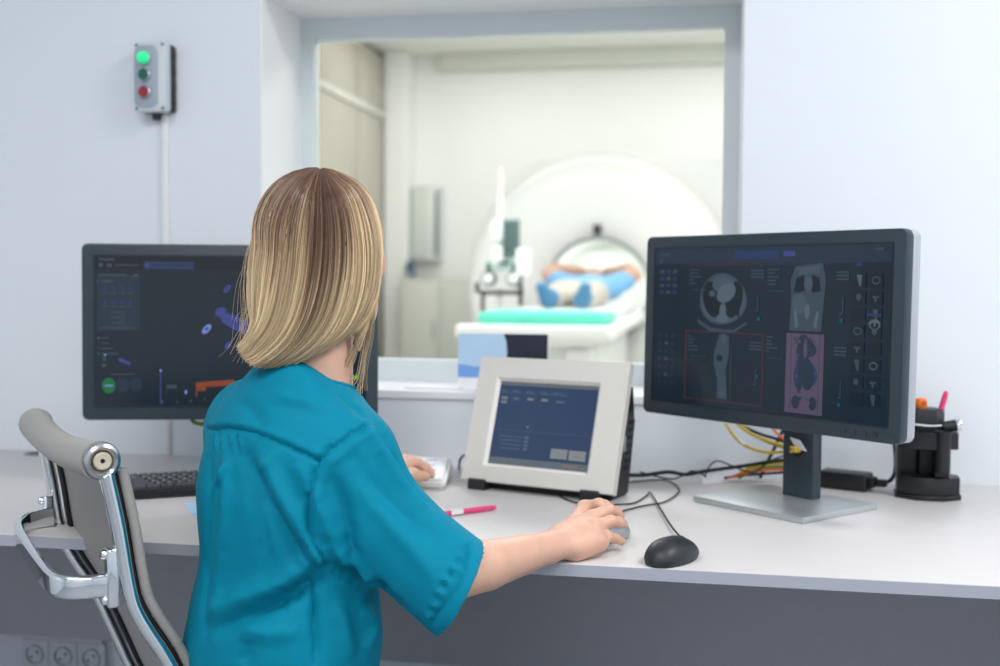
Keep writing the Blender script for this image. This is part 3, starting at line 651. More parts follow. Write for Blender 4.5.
cp([(.03, .042), (.09, .042), (.09, .046), (.03, .046)], 3, .0004)
obj('print', b, CM, t, False)
b = NB(); box(b, (-.668, .035, .9022), (-.545, .16, .905), .0005, mx=None); tag(obj('paper_stack', b, M_paper, None, False), 'thin white stack of paper lying on the window sill', 'paper')

# ================================================================== OFFICE CHAIR (polished frame, slung back)
ca = Vector((-.77, -1.061, .912)); cb_ = Vector((-1.074, -.73, .908))
dd = (cb_-ca); CWID = dd.length; dd.z = 0; dd.normalize(); nn = Vector((dd.y, -dd.x, 0))
ctr = (ca+cb_)/2
ang = math.atan2(nn.y, nn.x)          # local +x = facing, local +y = towards the far side
t = chair = thing('office_chair', 'grey leather office chair with polished chrome frame, back turned to camera', 'office chair', (ctr.x+nn.x*.28, ctr.y+nn.y*.28, 0), ang)
XO = -.28; HWD = CWID/2
railp = [(.006, .888), (.008, .880), (.021, .815), (.030, .755), (.039, .713), (.056, .678), (.084, .630), (.118, .560), (.150, .500), (.185, .468), (.240, .456), (.34, .450), (.46, .450), (.55, .446), (.575, .435)]
railp = [(x_, z_ if z_ > .6 else .6-(.6-z_)*1.25) for x_, z_ in railp]
def rp(y, off=0):
    P = spline([(x+XO, y, z) for x, z in railp], 5)
    if not off: return P
    o = []
    for i, p in enumerate(P):
        tg = (P[min(i+1, len(P)-1)]-P[max(i-1, 0)]).normalized(); n = Vector((-tg.z, 0, tg.x)); o.append(p+n*off)
    return o
for s in (-1, 1):
    b = NB(); sweep(b, rp(s*(HWD-.006)), rrect(.028, .018, .008, 3), side=(0, 1, 0)); obj('side_rail', b, M_chrome, t)
    b = NB(); sweep(b, rp(s*(HWD-(.030 if s > 0 else .016)), .013), rrect(.022 if s > 0 else .010, .006, .002, 2), side=(0, 1, 0)); obj('black_edging', b, M_rubber, t)
    b = NB(); sweep(b, rp(s*(HWD-.008), .022)[3:], circ(.0068, 10), side=(0, 1, 0)); e_ = obj('leather_piping', b, M_sling, t)
    b = NB(); P = rp(s*(HWD-.008), .022)
    for i in range(9, 66, 5):
        p = P[i]; tg = (P[i+1]-P[i-1]).normalized(); sweep(b, [p-tg*.0012, p+tg*.0012], circ(.0074, 12))
    obj('stitch_ridge', b, M_sling, e_)
# sling: back and seat in one ribbed sheet
P = rp(0, .022); b = NB(); rows_ = []
for i, p in enumerate(P):
    if i < 4: continue
    tg = (P[min(i+1, len(P)-1)]-P[max(i-1, 0)]).normalized(); n = Vector((-tg.z, 0, tg.x)); r_ = []
    for k in range(13):
        v = -1+2*k/12; sag = .010*(1-v*v)
        rib = .0035*abs(math.sin(i*.62))
        r_.append((b.verts.new(p+Vector((0, v*(HWD-.02), 0))-n*sag+n*(rib+.004)), b.verts.new(p+Vector((0, v*(HWD-.02), 0))-n*(sag+.004))))
    rows_.append(r_)
for A, B in zip(rows_, rows_[1:]):
    for k in range(12):
        b.faces.new((A[k][0], A[k+1][0], B[k+1][0], B[k][0])); b.faces.new((A[k][1], B[k][1], B[k+1][1], A[k+1][1]))
obj('sling', b, M_sling, t)
# top roll
b = NB(); pts = [(XO-.002-.006*(1-(k/12-1)**2), -HWD+.006+(CWID-.012)*k/24, .907-.010*(1-(k/12-1)**2)) for k in range(25)]
sc_ = [1+.12*abs(k/12-1)**2 for k in range(25)]
sweep(b, pts, circ(.0225, 20), side=(1, 0, 0), scales=sc_); obj('top_roll', b, M_sling, t)
b = NB(); tube(b, [(XO-.014, -HWD+.01, .886), (XO-.018, 0, .879), (XO-.014, HWD-.01, .886)], .0016, 6); obj('roll_seam', b, mat('seam_grey', (120, 118, 116), .6, noise=.02), t)
for s in (-1, 1):
    mx_ = T(XO, s*(HWD-.006), .907) @ Rx(R(90)*(1 if s < 0 else -1))
    b = NB(); lathe(b, [(.012, .004), (.014, .009), (.0185, .013), (.0225, .011), (.0240, .005), (.0240, -.008), (.0, -.008)], 32, mx_); cap = obj('end_ring', b, M_steel, t)
    b = NB(); lathe(b, [(.0, .0085), (.003, .0085), (.0035, .0105), (.0100, .0108), (.0118, .009), (.0118, .002), (0, .002)], 24, mx_); obj('screw', b, mat('cream_screw', (205, 196, 176), .4, metal=.3, noise=.02), cap)
    b = NB(); lathe(b, [(0, .0088), (.0032, .0088), (0, .0090)], 6, mx_); obj('screw_socket', b, M_rubber, cap)
# back brace bar
b = NB()
pts = [(XO+.020, HWD-.022, .757), (XO-.010, HWD-.024, .755), (XO-.034, HWD-.045, .752), (XO-.046, HWD-.095, .751), (XO-.052, 0, .748), (XO-.056, -HWD+.070, .745), (XO-.050, -HWD+.028, .743), (XO-.025, -HWD+.012, .742), (XO+.016, -HWD+.010, .742)]
sp = spline(pts, 10)
for _ in range(55): sp = [sp[0]]+[(sp[i-1]+sp[i]*2+sp[i+1])/4 for i in range(1, len(sp)-1)]+[sp[-1]]
sweep(b, sp, rrect(.031, .013, .006, 4), side=(0, 0, 1)); obj('back_brace', b, M_chrome, t)
for s in (-1, 1):
    b = NB(); box(b, (XO+.006, s*(HWD-.012)-.011, .712), (XO+.022, s*(HWD-.012)+.011, .790), .004, 3, mx=None); br = obj('brace_bracket', b, M_chrome, t)
    for z in (.722, .782):
        b = NB(); lathe(b, [(.0, .0), (.007, .0), (.007, .006), (.005, .009), (0, .009)], 14, T(XO+.009, s*(HWD-.012), z) @ Ry(R(-90))); obj('bolt', b, M_chrome, br)
# under-seat yoke, column, star base and casters
b = NB(); box(b, (-.10, -HWD+.01, .415), (-.06, HWD-.01, .440), .006); box(b, (.10, -HWD+.01, .415), (.14, HWD-.01, .440), .006); box(b, (-.12, -.05, .395), (.16, .05, .425), .008); obj('seat_yoke', b, M_chrome, t)
b = NB(); lathe(b, [(0, .09), (.032, .09), (.032, .25), (.024, .255), (.024, .40), (0, .40)], 24); obj('gas_column', b, M_steel, t)
for k in range(5):
    a = 2*PI*k/5+.3; b = NB(); c, s = math.cos(a), math.sin(a)
    sweep(b, spline([(.02*c, .02*s, .115), (.14*c, .14*s, .10), (.29*c, .29*s, .075)], 5), rrect(.030, .022, .006, 2), side=(0, 0, 1)); lg = obj('base_arm', b, M_chrome, t)
    b = NB()
    for q in (-.013, .013): lathe(b, [(0, -.008), (.022, -.008), (.026, -.005), (.026, .005), (.022, .008), (0, .008)], 18, T(.285*c-q*s, .285*s+q*c, .026) @ Rz(a) @ Rx(R(90)))
    lathe(b, [(0, 0), (.008, 0), (.008, .045), (0, .045)], 10, T(.285*c, .285*s, .035)); obj('caster', b, M_rubber, lg)

# ================================================================== SCANNER ROOM BEYOND THE GLASS
M_ctw = mat('scanner_room_paint', (246, 247, 244), .6, noise=.004, scale=4)
M_ctb = mat('cabinet_beige', (184, 179, 166), .5, noise=.01, scale=6)
M_ctg = mat('scanner_shell', (226, 227, 226), .35, noise=.005, scale=4)
CXL, CXR, CY1, CZ = -3.45, 3.2, 8.0, 3.2
b = NB(); box(b, (CXL, CY1, 0), (CXR, CY1+.1, CZ)); struct('wall_far', b, M_ctw)
b = NB(); box(b, (CXL-.1, .30, 0), (CXL, CY1+.1, CZ)); struct('wall_far_left', b, M_ctw)
b = NB(); box(b, (CXR, .30, 0), (CXR+.1, CY1+.1, CZ)); struct('wall_far_right', b, M_ctw)
b = NB(); box(b, (CXL, .30, CZ), (CXR, CY1+.1, CZ+.1)); struct('ceiling_far', b, mat('far_ceiling', (242, 243, 238), .7, noise=.005))
b = NB(); box(b, (CXL, .0, -.1), (CXR, CY1+.1, -.0)); struct('floor_far', b, mat('far_floor', (214, 214, 208), .35, noise=.02, scale=8))
b = NB(); wall_with_hole(b, CXL-.1, CXR+.1, 0, CZ+.1, WX0, WX1, OZ0, OZ1, .301, .33); struct('wall_near', b, M_ctw)
b = NB(); box(b, (-2.5, 7.86, 3.05), (CXR, 8, CZ), .01); struct('trim_4', b, mat('beam_paint', (214, 217, 210), .6, noise=.006))
b = NB(); box(b, (-2.96, 7.72, 0), (-2.74, 8, CZ), .01); struct('trim_5', b, M_ctw)
b = NB(); box(b, (-1.3, 7.96, 1.2), (CXR, 8, 2.20), .006); struct('trim_6', b, mat('wall_panel_grey', (214, 219, 214), .5, noise=.008))
# tall cabinet along the side wall
t = thing('tall_cabinet', 'tall beige cabinet with panelled doors beyond the glass at left', 'cabinet', (-3.2, 6.9, 0))
b = NB(); box(b, (-.245, -.95, 0), (.225, .80, 3.15), .004); obj('carcass', b, mat('cabinet_frame', (226, 223, 212), .5, noise=.008), t)
for y0, y1 in ((-.92, .03), (.07, .78)):
    for z0, z1 in ((.10, 2.58), (2.66, 3.12)):
        b = NB(); box(b, (.225, y0, z0), (.243, y1, z1), .004); dr = obj('door', b, M_ctb, t)
        b = NB(); sweep(b, spline([(.243, y1-.06, z0+.06 if z0 > 2 else 1.05), (.268, y1-.06, z0+.08 if z0 > 2 else 1.08), (.268, y1-.06, z0+.18 if z0 > 2 else 1.22), (.243, y1-.06, z0+.20 if z0 > 2 else 1.25)], 4), circ(.005, 8)); obj('door_handle', b, M_steel, dr)
b = NB(); box(b, (.225, -.95, 2.59), (.262, .80, 2.65), .004); obj('shelf_rail', b, mat('cabinet_rail', (214, 211, 202), .5, noise=.006), t)
# wall box and dispenser
t = thing('wall_cabinet', 'grey metal cabinet on the far wall beyond the glass', 'cabinet', (-2.60, 7.99, 1.31))
b = NB(); box(b, (-.13, -.16, 0), (.13, 0, .68), .01); obj('body', b, mat('grey_metal', (200, 207, 201), .4, metal=.2, noise=.01), t)
b = NB(); box(b, (-.115, -.168, .02), (.085, -.158, .66), .004); obj('door', b, mat('grey_metal_door', (214, 220, 214), .4, metal=.2, noise=.01), t)
b = NB(); box(b, (.095, -.172, .05), (.12, -.158, .63), .004); obj('edge_strip', b, mat('dark_edge', (84, 96, 96), .4, noise=.02), t)
t = thing('hand_dispenser', 'small dark blue dispenser below the grey wall cabinet', 'dispenser', (-2.70, 7.70, 1.16), 0)
b = NB(); prism(b, rrect(.075, .075, .02), 0, .13, .0); lathe(b, [(0, .13), (.03, .13), (.02, .16), (0, .165)], 14); obj('body', b, mat('dispenser_blue', (66, 92, 118), .35, noise=.02), t)
b = NB(); box(b, (-.02, -.06, .01), (.02, -.03, .03), .004); obj('spout', b, M_white, t)
t = thing('supply_cabinet', 'low pale grey cabinet against the far wall left of the scanner', 'cabinet', (-2.42, 7.72, 0))
b = NB(); box(b, (-.32, -.24, .03), (.40, .24, 1.15), .012); obj('body', b, mat('pale_grey_metal', (206, 208, 202), .45, noise=.008), t)
for x0, x1 in ((-.30, .035), (.045, .38)):
    b = NB(); box(b, (x0, -.255, .06), (x1, -.238, 1.12), .004); dr = obj('door', b, mat('pale_grey_door', (213, 215, 209), .45, noise=.008), t)
    b = NB(); box(b, (x1-.05, -.268, .62), (x1-.035, -.254, .78), .003); obj('door_handle', b, M_steel, dr)
# scanner
GX, GY, GZc = -.825, 5.88, 1.076
t = thing('ct_scanner', 'large white ring shaped body scanner seen through the window', 'scanner', (GX, GY, 0))
GM = T(0, 0, GZc) @ Rx(R(-90))
b = NB(); lathe(b, [(.365, .70), (.365, .10), (.372, .06), (.40, .02), (.46, -.015), (.56, -.028), (.80, -.020), (.90, .0), (.945, .03), (.968, .09), (.974, .20), (.974, .60)], 72, GM); obj('front_cover', b, M_ctg, t)
b = NB(); lathe(b, [(.359, .70), (.359, .06), (.365, .055), (.366, .70)], 64, GM); obj('bore_liner', b, mat('bore_liner_grey', (238, 241, 238), .4, noise=.006), t)
b = NB(); lathe(b, [(.362, .052), (.374, .045), (.386, .030), (.380, .060), (.364, .062)], 64, GM); obj('bore_trim_ring', b, mat('bore_trim', (150, 158, 162), .4, noise=.02), t)
b = NB(); prism(b, [(.974*math.cos(a), .974*math.sin(a)) for a in np.linspace(R(200), R(340), 24)] + [(.80, -GZc), (-.80, -GZc)], .04, .62, 0, T(0, 0, GZc) @ Rx(R(90)) @ Matrix.Scale(-1, 4, (0, 0, 1))); obj('plinth', b, M_ctg, t)
b = NB(); prism(b, rrect(2.25, 2.05, .42, 8), .35, 1.15, .03, T(.30, 0, 1.03) @ Rx(R(90)) @ Matrix.Scale(-1, 4, (0, 0, 1)))
# open the rear casing for the tunnel: keep it as shell around
bmesh.ops.delete(b, geom=[f for f in b.faces if abs(f.normal.y) > .9], context='FACES'); obj('rear_casing', b, M_ctg, t)
b = NB(); outer = [Vector((.30+x, .35, 1.03+z)) for x, z in rrect(2.25, 2.05, .42, 8)]
vo = [b.verts.new(p) for p in outer]; vi = [b.verts.new(Vector((.974*math.cos(a), .35, GZc+.974*math.sin(a)))*1) for a in [math.atan2(p.z-GZc, p.x) for p in outer]]
for k in range(len(vo)): q = (k+1) % len(vo); b.faces.new((vo[k], vo[q], vi[q], vi[k]))
obj('casing_shoulder', b, M_ctg, t)
b = NB(); lathe(b, [(0, .69), (.36, .69)], 40, GM); obj('tunnel_back', b, mat('tunnel_back_grey', (216, 222, 214), .6, noise=.004), t)
b = NB(); box(b, (-.028, -.05, GZc+.395), (.028, .01, GZc+.47), .008); obj('alignment_camera', b, M_black, t)
b = NB(); tube(b, [(.985*math.cos(a), .0+.06, GZc+.985*math.sin(a)) for a in np.linspace(R(20), R(160), 24)], .006, 6, smooth=1); obj('edge_seam', b, mat('seam_beige', (214, 212, 200), .5, noise=.01), t)
# patient table
t = thing('patient_table', 'white patient table running into the scanner bore', 'scanner table', (GX, 3.10, 0))
b = NB(); sweep(b, [(0, 0, .90), (0, 3.35, .90)], [( -.36, .0), (-.345, -.045), (-.24, -.075), (.24, -.075), (.345, -.045), (.36, .0), (.345, .018), (.26, .02), (-.26, .02), (-.345, .018)], side=(1, 0, 0)); obj('cradle', b, M_ctg, t)
b = NB(); prism(b, rrect(.56, 2.0, .05), .918, .984, .02, T(0, 1.68, 0)); obj('cushion', b, M_white, t)
b = NB(); prism(b, rrect(.78, .14, .06), .865, .925, .012, T(-.02, -.02, 0)); obj('end_handle', b, M_white, t)
b = NB(); box(b, (-.24, .55, .10), (.24, 2.55, .83), .06, 4); obj('pedestal', b, mat('pedestal_white', (226, 229, 226), .4, noise=.008), t)
b = NB(); box(b, (-.32, .45, 0), (.32, 2.65, .10), .03, 3); obj('foot_plate', b, mat('plate_grey', (196, 202, 202), .4, noise=.008), t)
b = NB(); box(b, (.10, .25, .70), (.22, .56, .80), .02, 3); obj('control_panel', b, M_white, t)
b = NB(); prism(b, rrect(.64, .62, .05), .921, .985, .02, T(0, .33, 0)); tag(obj('foot_pad', b, mat('turquoise_vinyl', (88, 212, 186), .4, noise=.02, scale=20), None, True, (GX, 3.10, 0)), 'turquoise vinyl pad at the foot end of the scanner table', 'pad')

# ------------------------------------------------------------------ implicit surfaces for bodies and cloth
class SDF:
    def __init__(s, lo, hi, h):
        s.lo = np.array(lo, float); s.h = h; s.n = np.ceil((np.array(hi)-s.lo)/h).astype(int)+1
        s.g = np.ones(s.n, np.float32)
    def _sl(s, lo, hi):
        a = np.clip(np.floor((np.array(lo)-s.lo)/s.h).astype(int), 0, s.n); b = np.clip(np.ceil((np.array(hi)-s.lo)/s.h).astype(int)+1, 0, s.n)
        ax = [(s.lo[i]+s.h*np.arange(a[i], b[i])).astype(np.float32) for i in range(3)]
        return tuple(slice(a[i], b[i]) for i in range(3)), np.meshgrid(*ax, indexing='ij', sparse=True)
    def put(s, d, sl, k, op):
        g = s.g[sl]
        if op == 'add': hh = np.maximum(k-np.abs(g-d), 0)/k; s.g[sl] = np.minimum(g, d)-hh*hh*k*.25
        elif op == 'sub': hh = np.maximum(k-np.abs(g+d), 0)/k; s.g[sl] = np.maximum(g, -d)+hh*hh*k*.25
    def cap(s, A, B, r1, r2=None, k=.02, side=None, b1=None, b2=None, op='add'):
        """round cone A->B; with side: elliptical section, r along side and b across"""
        A = np.array(A, float); B = np.array(B, float); r2 = r1 if r2 is None else r2
        m = max(r1, r2, b1 or 0, b2 or 0)*1.05+k+2*s.h
        sl, (X, Y, Z) = s._sl(np.minimum(A, B)-m, np.maximum(A, B)+m)
        d = B-A; L2 = max(d@d, 1e-9); x, y, z = X-A[0], Y-A[1], Z-A[2]
        t = np.clip((x*d[0]+y*d[1]+z*d[2])/L2, 0, 1)
        x, y, z = x-t*d[0], y-t*d[1], z-t*d[2]
        if side is None:
            D = np.sqrt(x*x+y*y+z*z)-(r1+(r2-r1)*t)
        else:
            b1 = b1 or r1; b2 = b2 or b1
            ax = d/np.sqrt(L2); sd = np.array(side, float); sd -= ax*(sd@ax); sd /= np.linalg.norm(sd); w = np.cross(ax, sd)
            ra = r1+(r2-r1)*t; rb = b1+(b2-b1)*t; rm = np.minimum(ra, rb)
            p = x*sd[0]+y*sd[1]+z*sd[2]; q = x*w[0]+y*w[1]+z*w[2]; e = x*ax[0]+y*ax[1]+z*ax[2]
            D = (np.sqrt((p/ra)**2+(q/rb)**2+(e/rm)**2)-1)*rm
        s.put(D.astype(np.float32), sl, k, op); return s
    def ell(s, c, rad, axes=None, k=.02, op='add'):
        c = np.array(c, float); rad = np.array(rad, float); m = rad.max()*1.05+k+2*s.h
        sl, (X, Y, Z) = s._sl(c-m, c+m); x, y, z = X-c[0], Y-c[1], Z-c[2]
        ax = np.eye(3) if axes is None else np.array(axes, float)
        q = [(x*a[0]+y*a[1]+z*a[2])/r for a, r in zip(ax, rad)]
        D = (np.sqrt(q[0]**2+q[1]**2+q[2]**2)-1)*rad.min()
        s.put(D.astype(np.float32), sl, k, op); return s
    def chain(s, pts, rs, k=.01, **kw):
        for a, b, r1, r2 in zip(pts, pts[1:], rs, rs[1:]): s.cap(a, b, r1, r2, k, **kw)
        return s
    def plane(s, p, n, lo, hi):
        """cut away what lies beyond the plane, inside a box"""
        n = np.array(n, float); n /= np.linalg.norm(n)
        sl, (X, Y, Z) = s._sl(lo, hi); D = ((X-p[0])*n[0]+(Y-p[1])*n[1]+(Z-p[2])*n[2]).astype(np.float32)
        s.g[sl] = np.maximum(s.g[sl], D); return s
    def mesh(s, iters=3, origin=(0, 0, 0)):
        g = s.g; neg = g < 0
        c = np.zeros(tuple(np.array(g.shape)-1), np.int8)
        for i in (0, 1):
            for j in (0, 1):
                for k in (0, 1): c += neg[i:g.shape[0]-1+i, j:g.shape[1]-1+j, k:g.shape[2]-1+k]
        idx = np.argwhere((c > 0) & (c < 8)); vid = np.full(c.shape, -1, np.int32); vid[tuple(idx.T)] = np.arange(len(idx))
        acc = np.zeros((len(idx), 3)); cnt = np.zeros(len(idx))
        cor = [(i, j, k) for i in (0, 1) for j in (0, 1) for k in (0, 1)]
        for a in cor:
            for ax in range(3):
                if a[ax]: continue
                b_ = list(a); b_[ax] = 1
                va = g[tuple((idx+a).T)]; vb = g[tuple((idx+b_).T)]; m = (va < 0) != (vb < 0)
                tt = va[m]/(va[m]-vb[m]); p = np.tile(np.array(a, float), (m.sum(), 1)); p[:, ax] += tt
                acc[m] += p; cnt[m] += 1
        V = s.lo+(idx+acc/cnt[:, None])*s.h
        Fs = []
        for ax in range(3):
            u, v = (ax+1) % 3, (ax+2) % 3
            sa = [slice(None)]*3; sb = [slice(None)]*3; sa[ax] = slice(0, -1); sb[ax] = slice(1, None)
            A, B = neg[tuple(sa)], neg[tuple(sb)]
            for flip in (0, 1):
                e = np.argwhere((A & ~B) if not flip else (~A & B))
                e = e[(e[:, u] > 0) & (e[:, v] > 0) & (e[:, u] < c.shape[u]) & (e[:, v] < c.shape[v])]
                if not len(e): continue
                q = []
                for du, dv in ((1, 1), (0, 1), (0, 0), (1, 0)):
                    w = e.copy(); w[:, u] -= du; w[:, v] -= dv; q.append(vid[tuple(w.T)])
                q = np.stack(q, 1); Fs.append(q if not flip else q[:, ::-1])
        Fq = np.concatenate(Fs); Fq = Fq[(Fq >= 0).all(1)]
        E = np.concatenate([Fq[:, [0, 1]], Fq[:, [1, 2]], Fq[:, [2, 3]], Fq[:, [3, 0]]])
        V0 = V.copy(); n = len(V); deg = np.maximum(np.bincount(E[:, 0], minlength=n)+np.bincount(E[:, 1], minlength=n), 1)
        for it in range(iters):
            for lam in (.55, -.52):
                S_ = np.stack([np.bincount(E[:, 0], V[E[:, 1], q], n)+np.bincount(E[:, 1], V[E[:, 0], q], n) for q in range(3)], 1)/deg[:, None]
                V = V+lam*(S_-V)
        s.E = E
        return V-np.array(origin), Fq
def np_mesh(name, V, Fq):
    me = bpy.data.meshes.new(name); me.vertices.add(len(V)); me.vertices.foreach_set('co', V.astype(np.float32).ravel())
    me.loops.add(Fq.size); me.loops.foreach_set('vertex_index', Fq.astype(np.int32).ravel())
    me.polygons.add(len(Fq)); me.polygons.foreach_set('loop_start', np.arange(0, Fq.size, 4, dtype=np.int32)); me.polygons.foreach_set('loop_total', np.full(len(Fq), 4, np.int32))
    me.update(calc_edges=True); me.validate(); return me
def vnormals(V, Fq):
    fn = np.cross(V[Fq[:, 2]]-V[Fq[:, 0]], V[Fq[:, 3]]-V[Fq[:, 1]]); N = np.zeros_like(V)
    for k in range(4):
        for q in range(3): N[:, q] += np.bincount(Fq[:, k], fn[:, q], len(V))
    return N/np.maximum(np.linalg.norm(N, axis=1), 1e-12)[:, None]

M_skin = mat('skin', (216, 172, 150), .45, spec=.35, noise=.035, scale=45, bump=.12, sss=.08)
M_skin2 = mat('skin_tan', (204, 164, 144), .5, spec=.3, noise=.04, scale=30, sss=.1)
# ---- the patient on the table
px_, MZ = GX, .985
root = thing('person', 'person lying on the scanner table, arms raised, blue top and pale blanket', 'person', (px_, 4.0, MZ))
g = SDF((px_-.5, 3.75, MZ-.03), (px_+.5, 6.0, MZ+.40), .012)
P3 = lambda x, y, z: (px_+x, y, MZ+z)
g.cap(P3(0, 4.85, .09), P3(0, 5.30, .095), .15, .16, .02, side=(1, 0, 0), b1=.08, b2=.09)
g.cap(P3(-.14, 5.36, .12), P3(.14, 5.36, .12), .065, .065, .04)
g.cap(P3(0, 5.38, .12), P3(0, 5.50, .13), .05, .05, .03); g.ell(P3(0, 5.60, .145), (.076, .115, .10), None, .02); g.ell(P3(0, 5.555, .235), (.014, .022, .022), None, .015)
for s in (-1, 1):
    g.chain([P3(s*.16, 5.37, .14), P3(s*.29, 5.46, .20), P3(s*.25, 5.55, .235), P3(s*.09, 5.70, .22)], [.058, .052, .046, .036], .01)
    g.cap(P3(s*.09, 5.72, .19), P3(s*.02, 5.73, .18), .03, .024, .02, side=(0, 1, 0), b1=.02, b2=.016)
    for q in range(4): g.chain([P3(s*(.03), 5.70+.02*q, .185), P3(s*-.03, 5.70+.02*q, .18)], [.0105, .009], .006)
    g.chain([P3(s*.09, 4.85, .08), P3(s*.10, 4.45, .07), P3(s*.095, 4.08, .05)], [.070, .055, .040], .01)
    g.cap(P3(s*.095, 4.06, .045), P3(s*.12, 3.99, .12), .038, .030, .02, side=(1, 0, 0), b1=.034, b2=.02)
V, Fq = g.mesh(3, root.location); mobj('body', np_mesh('body', V, Fq), M_skin2, root)
g = SDF((px_-.5, 4.6, MZ-.02), (px_+.5, 5.6, MZ+.40), .012)
g.cap(P3(0, 4.83, .09), P3(0, 5.31, .10), .175, .195, .02, side=(1, 0, 0), b1=.09, b2=.10); g.cap(P3(-.15, 5.35, .11), P3(.15, 5.35, .11), .08, .08, .02)
for s in (-1, 1): g.cap(P3(s*.16, 5.36, .125), P3(s*.235, 5.43, .16), .075, .07, .03)
V, Fq = g.mesh(3, root.location); o = mobj('gown_top', np_mesh('gown_top', V, Fq), mat('gown_blue', (120, 180, 228), .7, noise=.03, scale=18), root); o['label'] = 'light blue top'
g = SDF((px_-.5, 3.95, MZ-.02), (px_+.5, 5.3, MZ+.40), .012)
g.cap(P3(-.03, 4.40, .06), P3(-.04, 4.95, .07), .17, .20, .02, side=(1, 0, 0), b1=.08, b2=.10)
for s in (-1, 1): g.cap(P3(s*.09, 4.22, .05), P3(s*.1, 4.75, .075), .07, .085, .03)
V, Fq = g.mesh(3, root.location); o = mobj('blanket', np_mesh('blanket', V, Fq), mat('blanket_beige', (192, 188, 178), .8, noise=.03, scale=14), root); o['label'] = 'pale blanket over the legs'
for s in (-1, 1):
    g = SDF((px_+s*.11-.15, 3.85, MZ-.02), (px_+s*.11+.15, 4.3, MZ+.3), .009)
    g.cap(P3(s*.095, 4.06, .045), P3(s*.125, 3.985, .125), .046, .034, .02, side=(1, 0, 0), b1=.042, b2=.026); g.cap(P3(s*.095, 4.06, .05), P3(s*.096, 4.18, .06), .046, .05, .02)
    V, Fq = g.mesh(3, root.location); mobj('sock', np_mesh('sock', V, Fq), mat('sock_blue', (70, 128, 168), .8, noise=.05, scale=20), root)
g = SDF((px_-.2, 5.4, MZ), (px_+.2, 5.85, MZ+.35), .009); g.ell(P3(0, 5.635, .15), (.085, .095, .10), None, .02); g.ell(P3(0, 5.555, .20), (.075, .085, .075), None, .01, op='sub')
V, Fq = g.mesh(3, root.location); mobj('hair', np_mesh('hair', V, Fq), mat('dark_hair', (52, 40, 34), .5, noise=.1, scale=90), root)

# ---- contrast injector on its stand, left of the bore
t = thing('injector_stand', 'injector on a pole stand with small screen left of the scanner bore', 'medical stand', (-1.19, 4.0, 0))
b = NB(); tube(b, [(0, 0, .06), (0, 0, 1.62)], .016, 12, smooth=0); obj('pole', b, M_white, t)
b = NB(); tube(b, [(0, .01, 1.45), (0, .01, 1.78)], .010, 10, smooth=0); obj('drip_rod', b, mat('rod_cream', (226, 222, 208), .4, noise=.01), t)
b = NB(); box(b, (.02, -.03, 1.27), (.115, .0, 1.485), .006); sc1 = obj('screen_case', b, mat('grey_teal', (96, 118, 116), .4, noise=.02), t)
b = NB(); box(b, (.03, -.033, 1.29), (.105, -.029, 1.47), .001); obj('display', b, mat('display_teal', (70, 92, 92), .25, noise=.03), sc1)
b = NB(); box(b, (-.05, -.05, 1.36), (.02, .05, 1.47), .015, 3); box(b, (-.035, -.05, 1.22), (.02, .05, 1.33), .015, 3); obj('power_head', b, M_white, t)
b = NB(); box(b, (.10, -.05, 1.17), (.18, -.045, 1.32), .001); obj('note_card', b, M_paper, t)
b = NB(); box(b, (-.02, -.05, 1.23), (.06, .04, 1.25), .005); box(b, (-.11, -.05, 1.06), (.14, .0, 1.085), .006); box(b, (-.135, -.05, 1.07), (-.115, .0, 1.13), .006); box(b, (.115, -.05, 1.0), (.135, .0, 1.12), .006); box(b, (-.10, -.05, .96), (-.085, .0, 1.07), .004); obj('clamp_frame', b, M_black, t)
for x in (-.062, .085):
    b = NB(); lathe(b, [(0, -.10), (.026, -.10), (.030, -.09), (.030, .05), (.024, .06), (0, .06)], 20, T(x, 0, 1.15) @ Rx(R(90))); sy = obj('syringe', b, M_white, t)
    b = NB(); lathe(b, [(.031, -.02), (.044, -.02), (.044, .02), (.031, .02)], 20, T(x, 0, 1.15) @ Rx(R(90))); obj('syringe_clamp', b, M_black, sy)
    b = NB(); lathe(b, [(0, .0), (.018, 0), (.018, .05), (0, .05)], 14, T(x, 0, 1.19)); obj('knob', b, mat('knob_green', (40, 100, 84), .4, noise=.02), sy)
b = NB(); box(b, (-.05, -.02, 1.20), (.075, .03, 1.30), .01); obj('drive_block', b, mat('pale_teal', (196, 216, 214), .4, noise=.01), t)
for k in range(4):
    a = PI/4+PI/2*k; b = NB(); sweep(b, [(0, 0, .07), (.26*math.cos(a), .26*math.sin(a), .05)], rrect(.03, .03, .008, 2), side=(0, 0, 1)); lathe(b, [(0, -.012), (.03, -.012), (.03, .012), (0, .012)], 14, T(.25*math.cos(a), .25*math.sin(a), .031) @ Rx(R(90))); obj('leg', b, M_white, t)

# ================================================================== THE WOMAN AT THE DESK
V_ = lambda *a: Vector(a)
TF = Vector((math.sin(R(38)), math.cos(R(38)), 0)); TR = Vector((math.cos(R(38)), -math.sin(R(38)), 0)); UP = Vector((0, 0, 1))
FA = R(20); HF = Vector((math.sin(FA), math.cos(FA), 0)); HR = Vector((math.cos(FA), -math.sin(FA), 0))
HC = at(322, 249, 1.62)
PEL = V_(-.615, -.885, .45); W0 = V_(-.584, -.905, .64); C0 = V_(-.574, -.892, .83); S0 = V_(-.560, -.882, .945); N0 = at(313, 376, 1.61)
SHR = at(349, 457, 1.55); SHL = at(256, 426, 1.715)
ELR = at(450, 575, 1.47); WR = HW.copy()
ELL = V_(-.705, -.575, .775); WL = V_(-.615, -.415, .790)
woman = thing('person', 'woman with blonde hair in teal scrubs, seated with back to camera at the desk', 'person', (PEL.x, PEL.y, 0))
WO = woman.location
M_scrub = mat('teal_scrubs', (0, 124, 152), .7, spec=.12, noise=.03, scale=60, bump=.06, sheen=.06)
